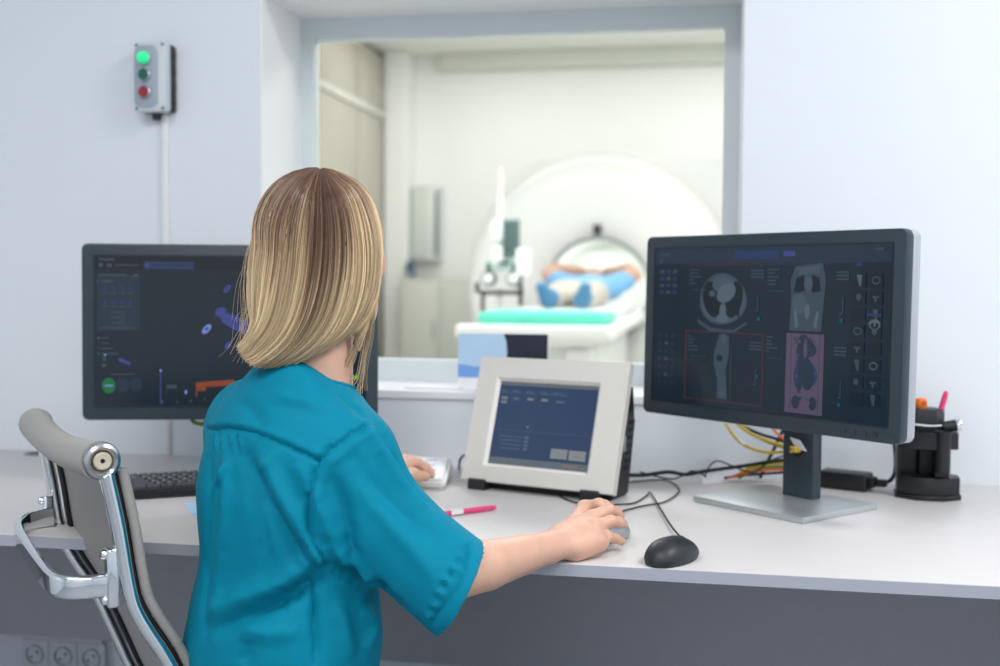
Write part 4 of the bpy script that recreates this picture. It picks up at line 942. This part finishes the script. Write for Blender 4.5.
b_ = M_scrub.node_tree.nodes['Principled BSDF']; b_.inputs['Sheen Roughness'].default_value = .4; b_.inputs['Sheen Tint'].default_value = lin((120, 215, 235))

# ---- body: one continuous skin surface
g = SDF((-1.02, -1.20, .0), (-.06, -.18, 1.33), .003)
ta_ = dict(side=TR)
g.cap(PEL+UP*.02, W0, .125, .105, .03, side=TR, b1=.085, b2=.078)
g.cap(W0, C0, .105, .112, .03, side=TR, b1=.078, b2=.082); g.cap(C0, S0-UP*.03, .112, .095, .03, side=TR, b1=.082, b2=.055)
g.cap(SHL, S0-UP*.005, .036, .038, .02); g.cap(SHR-UP*.008, S0-UP*.005, .036, .038, .02)
NT = HC-UP*.075-HF*.012
g.cap(N0-UP*.03, NT, .056, .050, .04)
# head
AX = [HR, HF, UP]
g.ell(HC+UP*.020-HF*.008, (.069, .084, .083), AX, .02); g.ell(HC+HF*.028-UP*.030, (.060, .066, .082), AX, .03)
g.ell(HC+HF*.055-UP*.085, (.034, .034, .026), AX, .035)                                             # jaw and chin
for s in (-1, 1): g.cap(HC+HR*(s*.052)-UP*.055-HF*.005, HC+HF*.05-UP*.095+HR*(s*.018), .022, .02, .03); g.ell(HC+HF*.060-UP*.020+HR*(s*.041), (.021, .021, .024), AX, .012)
g.cap(HC+HF*.084+UP*.014, HC+HF*.106-UP*.024, .0065, .009, .009); g.ell(HC+HF*.103-UP*.028, (.011, .011, .008), AX, .008); g.ell(HC+HF*.095-UP*.031+HR*.010, (.0065, .009, .006), AX, .005); g.ell(HC+HF*.095-UP*.031-HR*.010, (.0065, .009, .006), AX, .005)   # nose
for s in (-1, 1):
    g.ell(HC+HF*.094+UP*.008+HR*(s*.032), (.016, .012, .010), AX, .012, op='sub')                      # eye sockets
    g.cap(HC+HF*.086+UP*.026+HR*(s*.018), HC+HF*.076+UP*.027+HR*(s*.046), .006, .005, .012)              # brows
g.cap(HC+HF*.090-UP*.056-HR*.018, HC+HF*.090-UP*.056+HR*.018, .006, .006, .008, side=HR, b1=.006); g.cap(HC+HF*.089-UP*.066-HR*.014, HC+HF*.089-UP*.066+HR*.014, .0065, .0065, .008)
for s in (-1, 1): g.ell(HC+HR*(s*.074)-HF*.006-UP*.005, (.008, .017, .029), AX, .012); g.ell(HC+HR*(s*.081)-HF*.004-UP*.004, (.006, .009, .017), AX, .006, op='sub')
# arms
SHB = at(352, 480, 1.56); g.chain([SHR, SHB, ELR], [.034, .034, .028], .008)
fd = (WR-ELR).normalized()
g.chain([ELR, ELR+fd*.07, ELR+fd*.15, WR-fd*.012], [.033, .0335, .0270, .0205], .004)
g.chain([SHL, ELL], [.040, .034], .008)
fl_ = (WL-ELL).normalized(); g.chain([ELL, ELL+fl_*.07, WL], [.034, .034, .023], .006)
# right hand closed over the mouse
def bump(z): return UP*(z-.765)
hs_ = HS-UP*.16; hs_.normalize()
MC = [onz(584.5, 508, .796), onz(592, 518, .790), onz(594, 527, .782), onz(592, 537, .771)]
PI_ = [onz(599, 504.5, .804), onz(608.5, 509.5, .800), onz(611, 521, .788), onz(607, 536.5, .768)]
DI_ = [onz(604.5, 505.5, .800), onz(615.5, 512, .793), onz(618.5, 522, .783), onz(615.5, 538.5, .761)]
TI_ = [onz(608, 508, .788), onz(620, 516, .781), onz(623.5, 523.8, .776), onz(622, 541.5, .753)]
g.cap(WR-fd*.03, WR+HH*.03+UP*.005, .0235, .027, .012, side=hs_, b1=.0185, b2=.0165)
pm_ = (MC[1]+MC[2])/2; g.cap(WR+HH*.022+UP*.003, WR*.22+pm_*.78-UP*.007, .027, .035, .02, side=hs_, b1=.0165, b2=.0135)
g.cap(WR+HH*.02+HS*.016-UP*.008, WR+HH*.062+HS*.030-UP*.004, .016, .013, .015)        # heel on the little-finger side
for q, (m_, p_, d2, t_) in enumerate(zip(MC, PI_, DI_, TI_)):
    r0 = (.0100, .0100, .0095, .0086)[q]
    base = WR+HH*.040+HS*((-.014, -.003, .008, .018)[q])+UP*.008
    g.cap(base, m_, .012, r0*1.05, .014)
    g.chain([m_, p_, d2, t_], [r0*1.02, r0*.95, r0*.88, r0*.74], .004)
    g.ell(m_+UP*.0025, (.0085, .0085, .007), None, .010)
g.chain([WR+HH*.016-HS*.016-UP*.002, WR+HH*.048-HS*.040-UP*.006, WR+HH*.080-HS*.046-UP*.006, WR+HH*.104-HS*.040-UP*.008], [.0165, .0135, .0108, .0085], .010)
# left hand on the keypad
LH = (V_(-.505, -.335, .79)-WL); LH.z = 0; LH.normalize(); LSd = Vector((LH.y, -LH.x, 0))
LH = Vector((.80, .60, 0)); LSd = Vector((.60, -.80, 0))
LK = V_(-.588, -.345, .797); LW = WL
lp = LW
g.cap(lp, LK, .025, .037, .02, side=LSd, b1=.019, b2=.013)
for q, (o1, l1, zt) in enumerate(((.028, .062, .006), (.009, .070, .004), (-.010, .065, .002), (-.028, .052, .0))):
    m_ = LK+LSd*o1*.95+LH*.008; p_ = m_+LH*(l1*.5)+UP*.004; t_ = m_+LH*l1-UP*(.022-zt*.3)
    g.chain([m_, p_, p_*.4+t_*.6+UP*.003, t_], [.0104, .0098, .009, .0075], .004)
g.chain([lp+LSd*.018+LH*.012, lp+LSd*.046+LH*.046-UP*.010, LK+LSd*.050+LH*.022-UP*.014, LK+LSd*.046+LH*.050-UP*.020], [.0165, .0135, .0112, .009], .010)
# hips, legs and feet
KN = [PEL+TF*.40+TR*.03-UP*.06, PEL+TF*.40-TR*.14-UP*.06]; AN = [V_(k.x+TF.x*.03, k.y+TF.y*.03, .085) for k in KN]
for s, k_, a_ in ((1, KN[0], AN[0]), (-1, KN[1], AN[1])):
    g.chain([PEL+TR*(s*.085), k_, a_], [.060, .044, .032], .02); g.cap(a_-UP*.03, a_+TF*.13-UP*.055, .034, .026, .02)
V, Fq = g.mesh(2, WO); del g.g
mobj('body', np_mesh('body', V, Fq), M_skin, woman)
for s in (-1, 1):
    b = NB(); bmesh.ops.create_uvsphere(b, u_segments=20, v_segments=12, radius=.0115); bmesh.ops.translate(b, vec=HC+HF*.068+UP*.008+HR*(s*.030)-WO, verts=b.verts[:]); e = obj('eye', b, mat('eye_white', (235, 232, 228), .2, noise=.01), woman)
    b = NB(); bmesh.ops.create_uvsphere(b, u_segments=16, v_segments=10, radius=.0062); bmesh.ops.translate(b, vec=HC+HF*.0742+UP*.008+HR*(s*.030)-WO, verts=b.verts[:]); obj('iris', b, mat('iris_brown', (70, 50, 38), .2, noise=.05), e)
    b = NB(); tube(b, [HC+HF*.092+UP*.026+HR*(s*.014)-WO, HC+HF*.087+UP*.031+HR*(s*.030)-WO, HC+HF*.073+UP*.028+HR*(s*.044)-WO], .0024, 6); obj('eyebrow', b, mat('brow_brown', (92, 66, 50), .6, noise=.05), woman)
b = NB(); sweep(b, spline([HC+HF*.094-UP*.060-HR*.020-WO, HC+HF*.0985-UP*.059-WO, HC+HF*.094-UP*.060+HR*.020-WO], 6), circ(.0045, 8, .006), side=UP); obj('lips', b, mat('lip_rose', (190, 110, 108), .4, noise=.03), woman)

# ---- scrub top
GL, GH = (-.98, -1.22, .40), (-.20, -.42, 1.10)
g = SDF(GL, GH, .0036)
g.cap(PEL+UP*.06, W0, .150, .140, .04, side=TR, b1=.128, b2=.116)
g.cap(W0, C0, .140, .143, .05, side=TR, b1=.116, b2=.112)
g.cap(C0, S0-UP*.035, .143, .125, .05, side=TR, b1=.112, b2=.080)
g.cap(SHL+UP*.002, N0-UP*.045+TF*-.01, .052, .052, .05); g.cap(SHR+UP*.002, N0-UP*.045-TF*.01, .054, .052, .05)
g.ell(S0-TF*.055-UP*.035, (.12, .06, .08), [TR, TF, UP], .05)
CUN = (CR*.87-CU*.48+CF*.12).normalized()
CUC = at(460, 588, 1.49)
axs = CUC-at(350, 500, 1.545)
g.cap(at(350, 500, 1.55), CUC+axs*.35, .058, .064, .035, side=UP.cross(axs), b1=.064, b2=.067)
g.cap(SHR-UP*.002, at(385, 522, 1.535), .054, .052, .035)
g.plane(CUC, CUN, CUC-V_(.14, .14, .15), CUC+V_(.22, .22, .15))
g.cap(CUC-axs*.16, CUC+axs*.6, .043, .056, .004, side=UP.cross(axs), b1=.044, b2=.058, op='sub')
uaL = (ELL-SHL); g.cap(SHL, SHL+uaL*.98, .062, .070, .045); cl_ = SHL+uaL*.86
g.plane(cl_, uaL+V_(.02, 0, -.05), cl_-V_(.13, .09, .13), cl_+V_(.13, .2, .13)); g.cap(SHL+uaL*.6, SHL+uaL*1.2, .054, .066, .004, op='sub')
NKA = (NT-N0)
g.ell(N0-TF*.050-UP*.006, (.062, .026, .030), [TR, TF, UP], .03); g.cap(N0-UP*.06+TF*.020, N0+UP*.12+TF*.020, .052, .068, .006, op='sub'); g.ell(N0+TF*.075-UP*.05, (.040, .045, .075), [TR, TF, UP], .006, op='sub')
V, Fq = g.mesh(3); N = vnormals(V, Fq)
# folds: each an inked line of the photo laid on the cloth it was seen on
Cpos = np.array(CP); Vc = V-Cpos; dep = Vc@np.array(CF); sx = 500+F*(Vc@np.array(CR))/dep; sy = 333-F*(Vc@np.array(CU))/dep
facing = (N*Vc).sum(1) < 0
def on_cloth(px, py):
    d2 = (sx-px)**2+(sy-py)**2; m = facing & (d2 < 60)
    if not m.any(): i = np.argmin(np.where(facing, d2, 1e9)); return V[i]
    i = np.where(m)[0]; return V[i[np.argmin(dep[i]+.004*np.sqrt(d2[i]))]]
disp = np.zeros(len(V))
def fold(pts, amp, wid, ends=True, sharp=1.0):
    global disp
    L = [np.array(on_cloth(p.x, p.y)) for p in spline([(x, y, 0) for x, y in pts], 6)]
    L = np.array(L); lo, hi = L.min(0)-wid*3, L.max(0)+wid*3
    sel = np.where(((V > lo) & (V < hi)).all(1))[0]; P = V[sel]; best = np.full(len(sel), 9.); bt = np.zeros(len(sel)); n = len(L)-1
    for i in range(n):
        a, d = L[i], L[i+1]-L[i]; t = np.clip(((P-a)@d)/max(d@d, 1e-9), 0, 1); q = np.linalg.norm(P-a-t[:, None]*d, axis=1); m = q < best; best[m] = q[m]; bt[m] = (i+t[m])/n
    k = np.exp(-(best/wid)**2*sharp)
    if ends: k *= np.clip(np.sin(np.pi*np.clip(bt, .02, .98)), 0, 1)**.6
    disp[sel] += amp*k
SEAM = []
# drape folds (+ ridge, - valley)
fold([(330, 568), (300, 590), (255, 614), (205, 632)], -.009, .011); fold([(322, 552), (285, 580), (240, 600), (200, 612)], .006, .013)
fold([(262, 452), (285, 500), (312, 548), (326, 566)], .006, .011); fold([(250, 455), (268, 505), (298, 552), (318, 572)], -.007, .010)
fold([(238, 440), (252, 480), (262, 530), (268, 580)], -.004, .010); fold([(225, 438), (226, 490), (222, 560), (214, 640)], .004, .010)
fold([(210, 436), (207, 500), (205, 570), (202, 650)], -.004, .009); fold([(209, 495), (222, 478), (230, 464)], .004, .005)
fold([(280, 448), (268, 462), (256, 470)], .003, .008); fold([(296, 460), (316, 500), (326, 545)], .004, .010)
fold([(330, 472), (345, 520), (352, 566), (362, 590)], -.006, .011); fold([(322, 500), (338, 545), (356, 584)], .005, .010)
fold([(332, 568), (356, 578), (380, 594), (400, 604)], -.010, .011); fold([(345, 556), (372, 582), (398, 596)], .005, .010)
fold([(364, 424), (380, 450), (402, 485), (430, 512)], .006, .010); fold([(372, 412), (392, 452), (412, 486), (432, 508)], -.004, .007)
fold([(350, 452), (378, 490), (410, 520), (446, 540)], -.004, .012); fold([(356, 474), (388, 520), (420, 556), (440, 590)], .003, .013)
fold([(312, 590), (316, 620), (318, 664)], -.004, .007); fold([(335, 600), (345, 630), (352, 662)], .004, .012); fold([(362, 606), (372, 625), (366, 655)], .006, .010)
fold([(232, 620), (262, 632), (300, 634)], .004, .012); fold([(250, 640), (246, 655), (244, 664)], -.004, .010)
fold([(270, 395), (300, 400), (335, 410)], .003, .010); fold([(338, 392), (352, 402), (366, 420)], -.0025, .007)
fold([(232, 398), (250, 408), (262, 424)], -.002, .009)
# stitched seams
fold([(199, 427), (241, 430), (276, 441), (318, 461)], -.0026, .0030, False); fold([(201, 420), (241, 424), (280, 436), (316, 452)], .0012, .006, False)
fold([(366, 424), (340, 442), (319, 462), (311, 490), (309, 522), (314, 545), (327, 566)], -.0030, .0032, False); fold([(372, 432), (346, 450), (326, 470), (318, 500), (316, 530)], .0016, .006, False)
fold([(312, 585), (314, 620), (315, 664)], -.0018, .0028, False)
for k in range(9): x = 206+k*4.2; fold([(x, 431), (x+(-1)**k, 440), (x+1.5, 452)], .0018*(-1)**k, .0025)
# puckered cuff hem
hem = [(464, 540), (457, 565), (444, 592), (425, 617)]
fold([(470, 542), (463, 568), (450, 596), (431, 622)], -.0022, .0032, False)
for k in range(13):
    t_ = k/12; x = 468-38*t_-6*t_*(1-t_); y = 545+72*t_; fold([(x-5, y-3), (x+3, y+2)], .0014*(-1)**k, .0030)
V2 = V+N*np.clip(disp*2.0, -.024, .020)[:, None]
# fine cloth unevenness
nz = np.array([mnoise.noise(Vector(p*11.0)) for p in V2])*.0022+np.array([mnoise.noise(Vector(p*26.0)) for p in V2])*.0009
V2 = V2+N*nz[:, None]-np.array(WO)
o = mobj('scrub_top', np_mesh('scrub_top', V2, Fq), M_scrub, woman); o['label'] = 'teal short sleeved scrub top with back yoke seam'
top = o
# collar band of the top round the back of the neck
b = NB(); pts = []
for k in range(22):
    a = -2.25+4.5*k/21; c_ = N0+UP*(-.006-.018*(1-math.cos(a))*.9)+(-TF*math.cos(a)*.058+TR*math.sin(a)*.060)+TF*.004
    pts.append(c_-WO)
sweep(b, pts, rrect(.036, .006, .0025, 2), side=UP); obj('collar', b, M_scrub, top)
# ---- trousers and shoes
g = SDF((-1.0, -1.15, .05), (-.05, -.2, .66), .006)
g.cap(PEL-TR*.04, PEL+TR*.04, .13, .13, .04, side=TF, b1=.115, b2=.115)
for s, k_, a_ in ((1, KN[0], AN[0]), (-1, KN[1], AN[1])): g.chain([PEL+TR*(s*.080), k_, a_+UP*.02], [.078, .060, .058], .02)
V, Fq = g.mesh(3, WO); mobj('trousers', np_mesh('trousers', V, Fq), M_scrub, woman)
for a_ in AN:
    g = SDF(a_-V_(.12, .12, .095), a_+V_(.2, .22, .09), .005)
    g.cap(a_-TF*.03-UP*.045, a_+TF*.15-UP*.05, .042, .044, .02, side=TR, b1=.040, b2=.034); g.cap(a_-TF*.01-UP*.03, a_+TF*.06-UP*.03, .044, .04, .03); g.plane((0, 0, .006), (0, 0, -1), a_-V_(.12, .12, .095), a_+V_(.2, .22, .0))
    V, Fq = g.mesh(2, WO); mobj('shoe', np_mesh('shoe', V, Fq), M_white, woman)

# ---- hair: strands that leave the parting, hug the skull and gather at the back of the neck
GD = [  # guides from right temple round the back to left temple: (px, py, depth) measured points
 [(324, 170, 1.625), (350, 180, 1.640), (368, 202, 1.655), (376, 235, 1.650), (377, 270, 1.640), (372, 305, 1.610), (364, 330, 1.595), (358, 352, 1.59)],
 [(324, 169.5, 1.61), (355, 181, 1.605), (374, 207, 1.600), (381, 242, 1.595), (379, 280, 1.590), (374, 304, 1.585), (364, 322, 1.580), (352, 335, 1.58)],
 [(323, 170, 1.600), (352, 186, 1.570), (368, 216, 1.560), (374, 250, 1.555), (371, 285, 1.555), (364, 308, 1.555), (350, 330, 1.555), (336, 345, 1.56)],
 [(322, 170.5, 1.592), (346, 191, 1.545), (358, 225, 1.533), (361, 265, 1.533), (356, 300, 1.535), (344, 328, 1.540), (324, 348, 1.545), (306, 359, 1.55)],
 [(321, 171, 1.588), (336, 194, 1.530), (344, 230, 1.515), (344, 272, 1.517), (336, 310, 1.522), (320, 338, 1.528), (297, 357, 1.535), (280, 365, 1.54)],
 [(320, 171, 1.586), (322, 195, 1.524), (324, 235, 1.507), (321, 280, 1.510), (311, 318, 1.517), (295, 344, 1.525), (274, 361, 1.532), (260, 367, 1.54)],
 [(319, 171, 1.588), (308, 192, 1.530), (301, 230, 1.512), (297, 275, 1.514), (289, 313, 1.520), (276, 338, 1.527), (258, 356, 1.535), (247, 362, 1.54)],
 [(318, 170, 1.592), (296, 187, 1.548), (281, 222, 1.535), (274, 268, 1.533), (268, 305, 1.533), (261, 328, 1.537), (249, 345, 1.542), (240, 353, 1.545)],
 [(317, 169, 1.600), (286, 183, 1.580), (264, 215, 1.575), (255, 258, 1.572), (253, 295, 1.565), (254, 318, 1.560), (247, 336, 1.555), (239, 346, 1.55)],
 [(316, 168.5, 1.610), (282, 183, 1.625), (260, 217, 1.632), (251, 260, 1.632), (250, 298, 1.622), (253, 322, 1.605), (252, 340, 1.590), (250, 350, 1.58)],
 [(316, 169, 1.622), (284, 184, 1.660), (264, 217, 1.678), (257, 258, 1.682), (257, 298, 1.676), (262, 326, 1.660), (266, 345, 1.645), (268, 356, 1.63)],
 [(318, 170, 1.634), (296, 184, 1.690), (280, 215, 1.718), (274, 255, 1.724), (274, 295, 1.718), (280, 325, 1.700), (286, 345, 1.690), (288, 358, 1.68)],
 [(320, 171, 1.642), (310, 184, 1.708), (300, 212, 1.738), (296, 250, 1.742), (296, 290, 1.734), (300, 320, 1.715), (303, 345, 1.700), (305, 358, 1.69)],
]
G3 = [[np.array(at(*p)) for p in gd] for gd in GD]
def cr(a, b, c, d, t): return .5*((2*b)+(c-a)*t+(2*a-5*b+4*c-d)*t*t+(3*b-a-3*c+d)*t**3)
NT_ = 22
GS = np.array([[cr(*(gd[max(0, min(len(gd)-1, i+o_))] for o_ in (-1, 0, 1, 2)), t) for i, t in ((min(int(u), len(gd)-2), u-min(int(u), len(gd)-2)) for u in np.linspace(0, len(gd)-1, NT_))] for gd in G3])   # (guide, step, 3)
SKC = np.array(HC+UP*.020-HF*.008); AXn = np.array([list(a) for a in AX])
def outside(P, mar=.010):
    q = (P-SKC)@AXn.T; r_ = np.array((.069, .084, .083))+mar; k = np.sqrt(((q/r_)**2).sum(-1)); f_ = np.where(k < 1, 1/np.maximum(k, .2), 1)[..., None]
    return SKC+(P-SKC)*f_
GS = outside(GS)
def surf(gq):
    i = min(int(gq), len(GS)-2); t = gq-i
    return cr(GS[max(0, i-1)], GS[i], GS[i+1], GS[min(len(GS)-1, i+2)], t)
M_hair = bpy.data.materials.new('hair_strands'); M_hair.use_nodes = True; nt = M_hair.node_tree; bs = nt.nodes['Principled BSDF']
va = nt.nodes.new('ShaderNodeVertexColor'); va.layer_name = 'strand'; nt.links.new(va.outputs[0], bs.inputs['Base Color'])
bs.inputs['Roughness'].default_value = .42; bs.inputs['Specular IOR Level'].default_value = .45; bs.inputs['Anisotropic'].default_value = .6
cen = np.array(HC-UP*.02)
ROOT, MID, TIP = np.array((96, 70, 56.)), np.array((146, 116, 88.)), np.array((198, 174, 138.))
def colour(gq, u, b_, off):
    """dark regrowth at the parting, pale lengths; off shifts where a strand turns blonde"""
    side_ = abs(gq-5.3)/5
    s0 = .20+off-.10*side_; k = np.clip((u-s0)/.30, 0, 1); k = k*k*(3-2*k)
    c = ROOT*(1-k)+TIP*k; m = 4*k*(1-k); c = c*(1-.35*m)+MID*.35*m
    return np.clip(c*b_, 0, 255)
VV, FF, CC = [], [], []
us = np.linspace(0, 1, NT_)
def strand(gq, lay, ulen, rad, br, off, ph, wob):
    P = surf(gq); P = P.copy()
    base_i = len(VV) and sum(len(v) for v in VV)
    u = us*ulen; ii = u*(NT_-1); i0 = np.minimum(ii.astype(int), NT_-2); f_ = (ii-i0)[:, None]; P = P[i0]*(1-f_)+P[i0+1]*f_
    d = cen[None, :]-P; d[:, 2] *= .35; d /= np.linalg.norm(d, axis=1)[:, None]
    T_ = np.gradient(P, axis=0); T_ /= np.linalg.norm(T_, axis=1)[:, None]+1e-9
    S_ = np.cross(T_, d); S_ /= np.linalg.norm(S_, axis=1)[:, None]+1e-9
    grow = np.clip(u*6, 0, 1)[:, None]
    P = outside(P+d*lay*grow, .006)+S_*(wob*np.sin(ph+u*5)*u*1.3)[:, None]*grow-d*(wob*.6*np.cos(ph*1.7+u*4)*u)[:, None]
    r_ = rad*(1-.65*np.clip((us-.75)/.25, 0, 1))
    ring = []
    for k in range(3):
        a = 2*PI*k/3; ring.append(P-d*(r_*math.cos(a)*.7)[:, None]+S_*(r_*math.sin(a)*1.3)[:, None])
    return np.stack(ring, 1).reshape(-1, 3), np.stack([colour(gq, q, br, off) for q in u])
quad = []
for i in range(NT_-1):
    for k in range(3): quad.append((i*3+k, i*3+(k+1) % 3, (i+1)*3+(k+1) % 3, (i+1)*3+k))
quad = np.array(quad); nv = 0
NS = 9000
for s_ in range(NS):
    gq = rng.uniform(0, len(GS)-1.001)
    lock = mnoise.noise(Vector((gq*2.3, 1.7, 0))); lock2 = mnoise.noise(Vector((gq*7.1, 5.2, 0)))
    lay = abs(rng.normal(0, .005)) - .002 - .0045*lock2 - .002*mnoise.noise(Vector((gq*19.1, 3.1, 0)))
    br = .97+.22*lock2+.10*mnoise.noise(Vector((gq*21.0, 9.1, 0)))+.13*rng.normal()+(.06 if rng.random() < .15 else 0); br *= 1-.20*math.exp(-((gq-4.9)/.5)**2)
    vv, cc_ = strand(gq, lay, rng.uniform(.90, 1.0) if rng.random() < .8 else rng.uniform(.75, .95), rng.uniform(.00035, .0007), br, .10*lock+.09*rng.normal()+.06*lock2-.02-(.09 if gq < 3.6 else .03 if gq > 7 else 0)+.12*math.exp(-((gq-5.0)/.8)**2), rng.uniform(0, 6.28), rng.uniform(.000, .0035))
    VV.append(vv); CC.append(np.repeat(cc_, 3, 0)); FF.append(quad+nv); nv += len(vv)
# loose wisps at the right cheek and neck, and a few flyaways at the left
wisps = [[(372, 250, 1.60), (371, 300, 1.60), (363, 330, 1.60), (352, 362, 1.595), (347, 372, 1.59)], [(374, 260, 1.60), (373, 305, 1.60), (370, 335, 1.60), (362, 370, 1.595), (360, 392, 1.59)], [(372, 270, 1.60), (372, 312, 1.60), (366, 345, 1.60), (361, 378, 1.59), (357, 388, 1.59)], [(370, 280, 1.59), (362, 320, 1.59), (356, 345, 1.59), (346, 366, 1.585)],
  [(252, 300, 1.57), (242, 320, 1.565), (244, 345, 1.56), (238, 360, 1.56)], [(254, 250, 1.58), (246, 280, 1.57), (248, 320, 1.56)], [(250, 310, 1.56), (240, 335, 1.555), (233, 352, 1.55)], [(256, 230, 1.59), (247, 255, 1.58), (245, 290, 1.57), (250, 330, 1.56)]]
for wi, wpt in enumerate(wisps):
    for rep in range(14 if wi < 4 else 5):
        jit = rng.normal(0, 1.8 if wi < 4 else 4.5, (2,))
        P = np.array([np.array(at(x+jit[0]*k/(len(wpt)-1)*1.6, y+jit[1]*k/(len(wpt)-1)*2, d+rng.normal()*.002)) for k, (x, y, d) in enumerate(wpt)])
        P = np.array([cr(*(P[max(0, min(len(P)-1, min(int(u), len(P)-2)+o_))] for o_ in (-1, 0, 1, 2)), u-min(int(u), len(P)-2)) for u in np.linspace(0, len(P)-1, NT_)])
        ring = np.stack([P+np.array(CR)*((.00042 if wi < 4 else .00022)*math.sin(2*PI*k/3))+np.array(CU)*0+np.array(CF)*((.00042 if wi < 4 else .00022)*math.cos(2*PI*k/3)) for k in range(3)], 1).reshape(-1, 3)
        VV.append(ring); CC.append(np.repeat(np.clip(TIP*rng.uniform(.8, 1.05), 0, 255)[None], NT_*3, 0)); FF.append(quad+nv); nv += NT_*3
VV = np.concatenate(VV)-np.array(WO); CC = np.concatenate(CC); FF = np.concatenate(FF)
me = np_mesh('hair', VV, FF)
def to_lin(c): c = c/255; return np.where(c <= .04045, c/12.92, ((c+.055)/1.055)**2.4)
def paint(me, C_):
    at_ = me.color_attributes.new('strand', 'FLOAT_COLOR', 'POINT'); at_.data.foreach_set('color', np.concatenate([to_lin(C_), np.ones((len(C_), 1))], 1).astype(np.float32).ravel())
paint(me, CC)
hr = mobj('hair', me, M_hair, woman); hr['label'] = 'long blonde hair with darker brown roots, parted in the middle'
# closed under-layer that the strands lie on
gs_ = np.linspace(0, len(GS)-1.001, 70); SV = []; SC_ = []
for gq in gs_:
    P = surf(gq); d = cen[None, :]-P; d[:, 2] *= .35; d /= np.linalg.norm(d, axis=1)[:, None]
    k_ = np.clip(us*6, .3, 1)[:, None]
    SV.append(outside(P+d*.007*k_, .004)); SC_.append(np.stack([colour(gq, q, .72, .06) for q in us]))
n_ = len(gs_); m_ = NT_-1; SVa = np.array(SV)[:, :m_].reshape(-1, 3); SCa = np.array(SC_)[:, :m_].reshape(-1, 3)
inn = np.array(SV)[:, :m_]; dd_ = cen-inn; dd_ /= np.linalg.norm(dd_, axis=2)[..., None]; inn = (inn+dd_*.004).reshape(-1, 3); nb = len(SVa)
qs = []
for i in range(n_-1):
    for j in range(m_-1): a = i*m_+j; qs.append((a, a+1, a+m_+1, a+m_)); qs.append((nb+a, nb+a+m_, nb+a+m_+1, nb+a+1))
me = np_mesh('hair_underlayer', np.concatenate([SVa, inn])-np.array(WO), np.array(qs)); paint(me, np.concatenate([SCa, SCa]))
mobj('hair_underlayer', me, M_hair, hr)

# ================================================================== LIGHT
def area(name, loc, rot, sx, sy, power, col=(1, 1, 1)):
    l = bpy.data.lights.new(name, 'AREA'); l.shape = 'RECTANGLE'; l.size = sx; l.size_y = sy; l.energy = power; l.color = col
    o = bpy.data.objects.new(name, l); COL.objects.link(o); o.location = loc; o.rotation_euler = rot; return o
# ceiling lamps of the control room
area('ceiling_lamp', (1.3, -1.3, CEIL-.02), (0, 0, 0), .6, .6, 38, (1, .985, .96))
area('ceiling_lamp', (-.9, -2.3, CEIL-.02), (0, 0, 0), 1.2, .6, 33, (1, .985, .96))
area('ceiling_lamp', (.6, -3.6, CEIL-.02), (0, 0, 0), 1.2, .6, 33, (1, .985, .96))
# ceiling lamps of the scanner room
for x in (-1.9, 0, 1.6):
    area('scanner_room_lamp', (x, 3.0, CZ-.02), (0, 0, 0), 1.2, 1.2, 55, (1, 1, .995))
    area('scanner_room_lamp', (x, 6.6, CZ-.02), (0, 0, 0), 1.2, .6, 18, (1, 1, .995))
area('bore_fill_light', (-.825, 6.25, 1.40), (0, 0, 0), .3, .3, 3, (1, 1, 1))  # unseen light added inside the tunnel to brighten the bore liner
w = bpy.data.worlds.new('daylight'); S.world = w; w.use_nodes = True
w.node_tree.nodes['Background'].inputs[0].default_value = (.97, .985, 1, 1); w.node_tree.nodes['Background'].inputs[1].default_value = .9
S.view_settings.view_transform = 'Standard'; S.view_settings.look = 'None'; S.view_settings.gamma = 1; S.view_settings.use_curve_mapping = False
S.view_settings.exposure = 0.0
S.cycles.max_bounces = 8; S.cycles.use_denoising = True
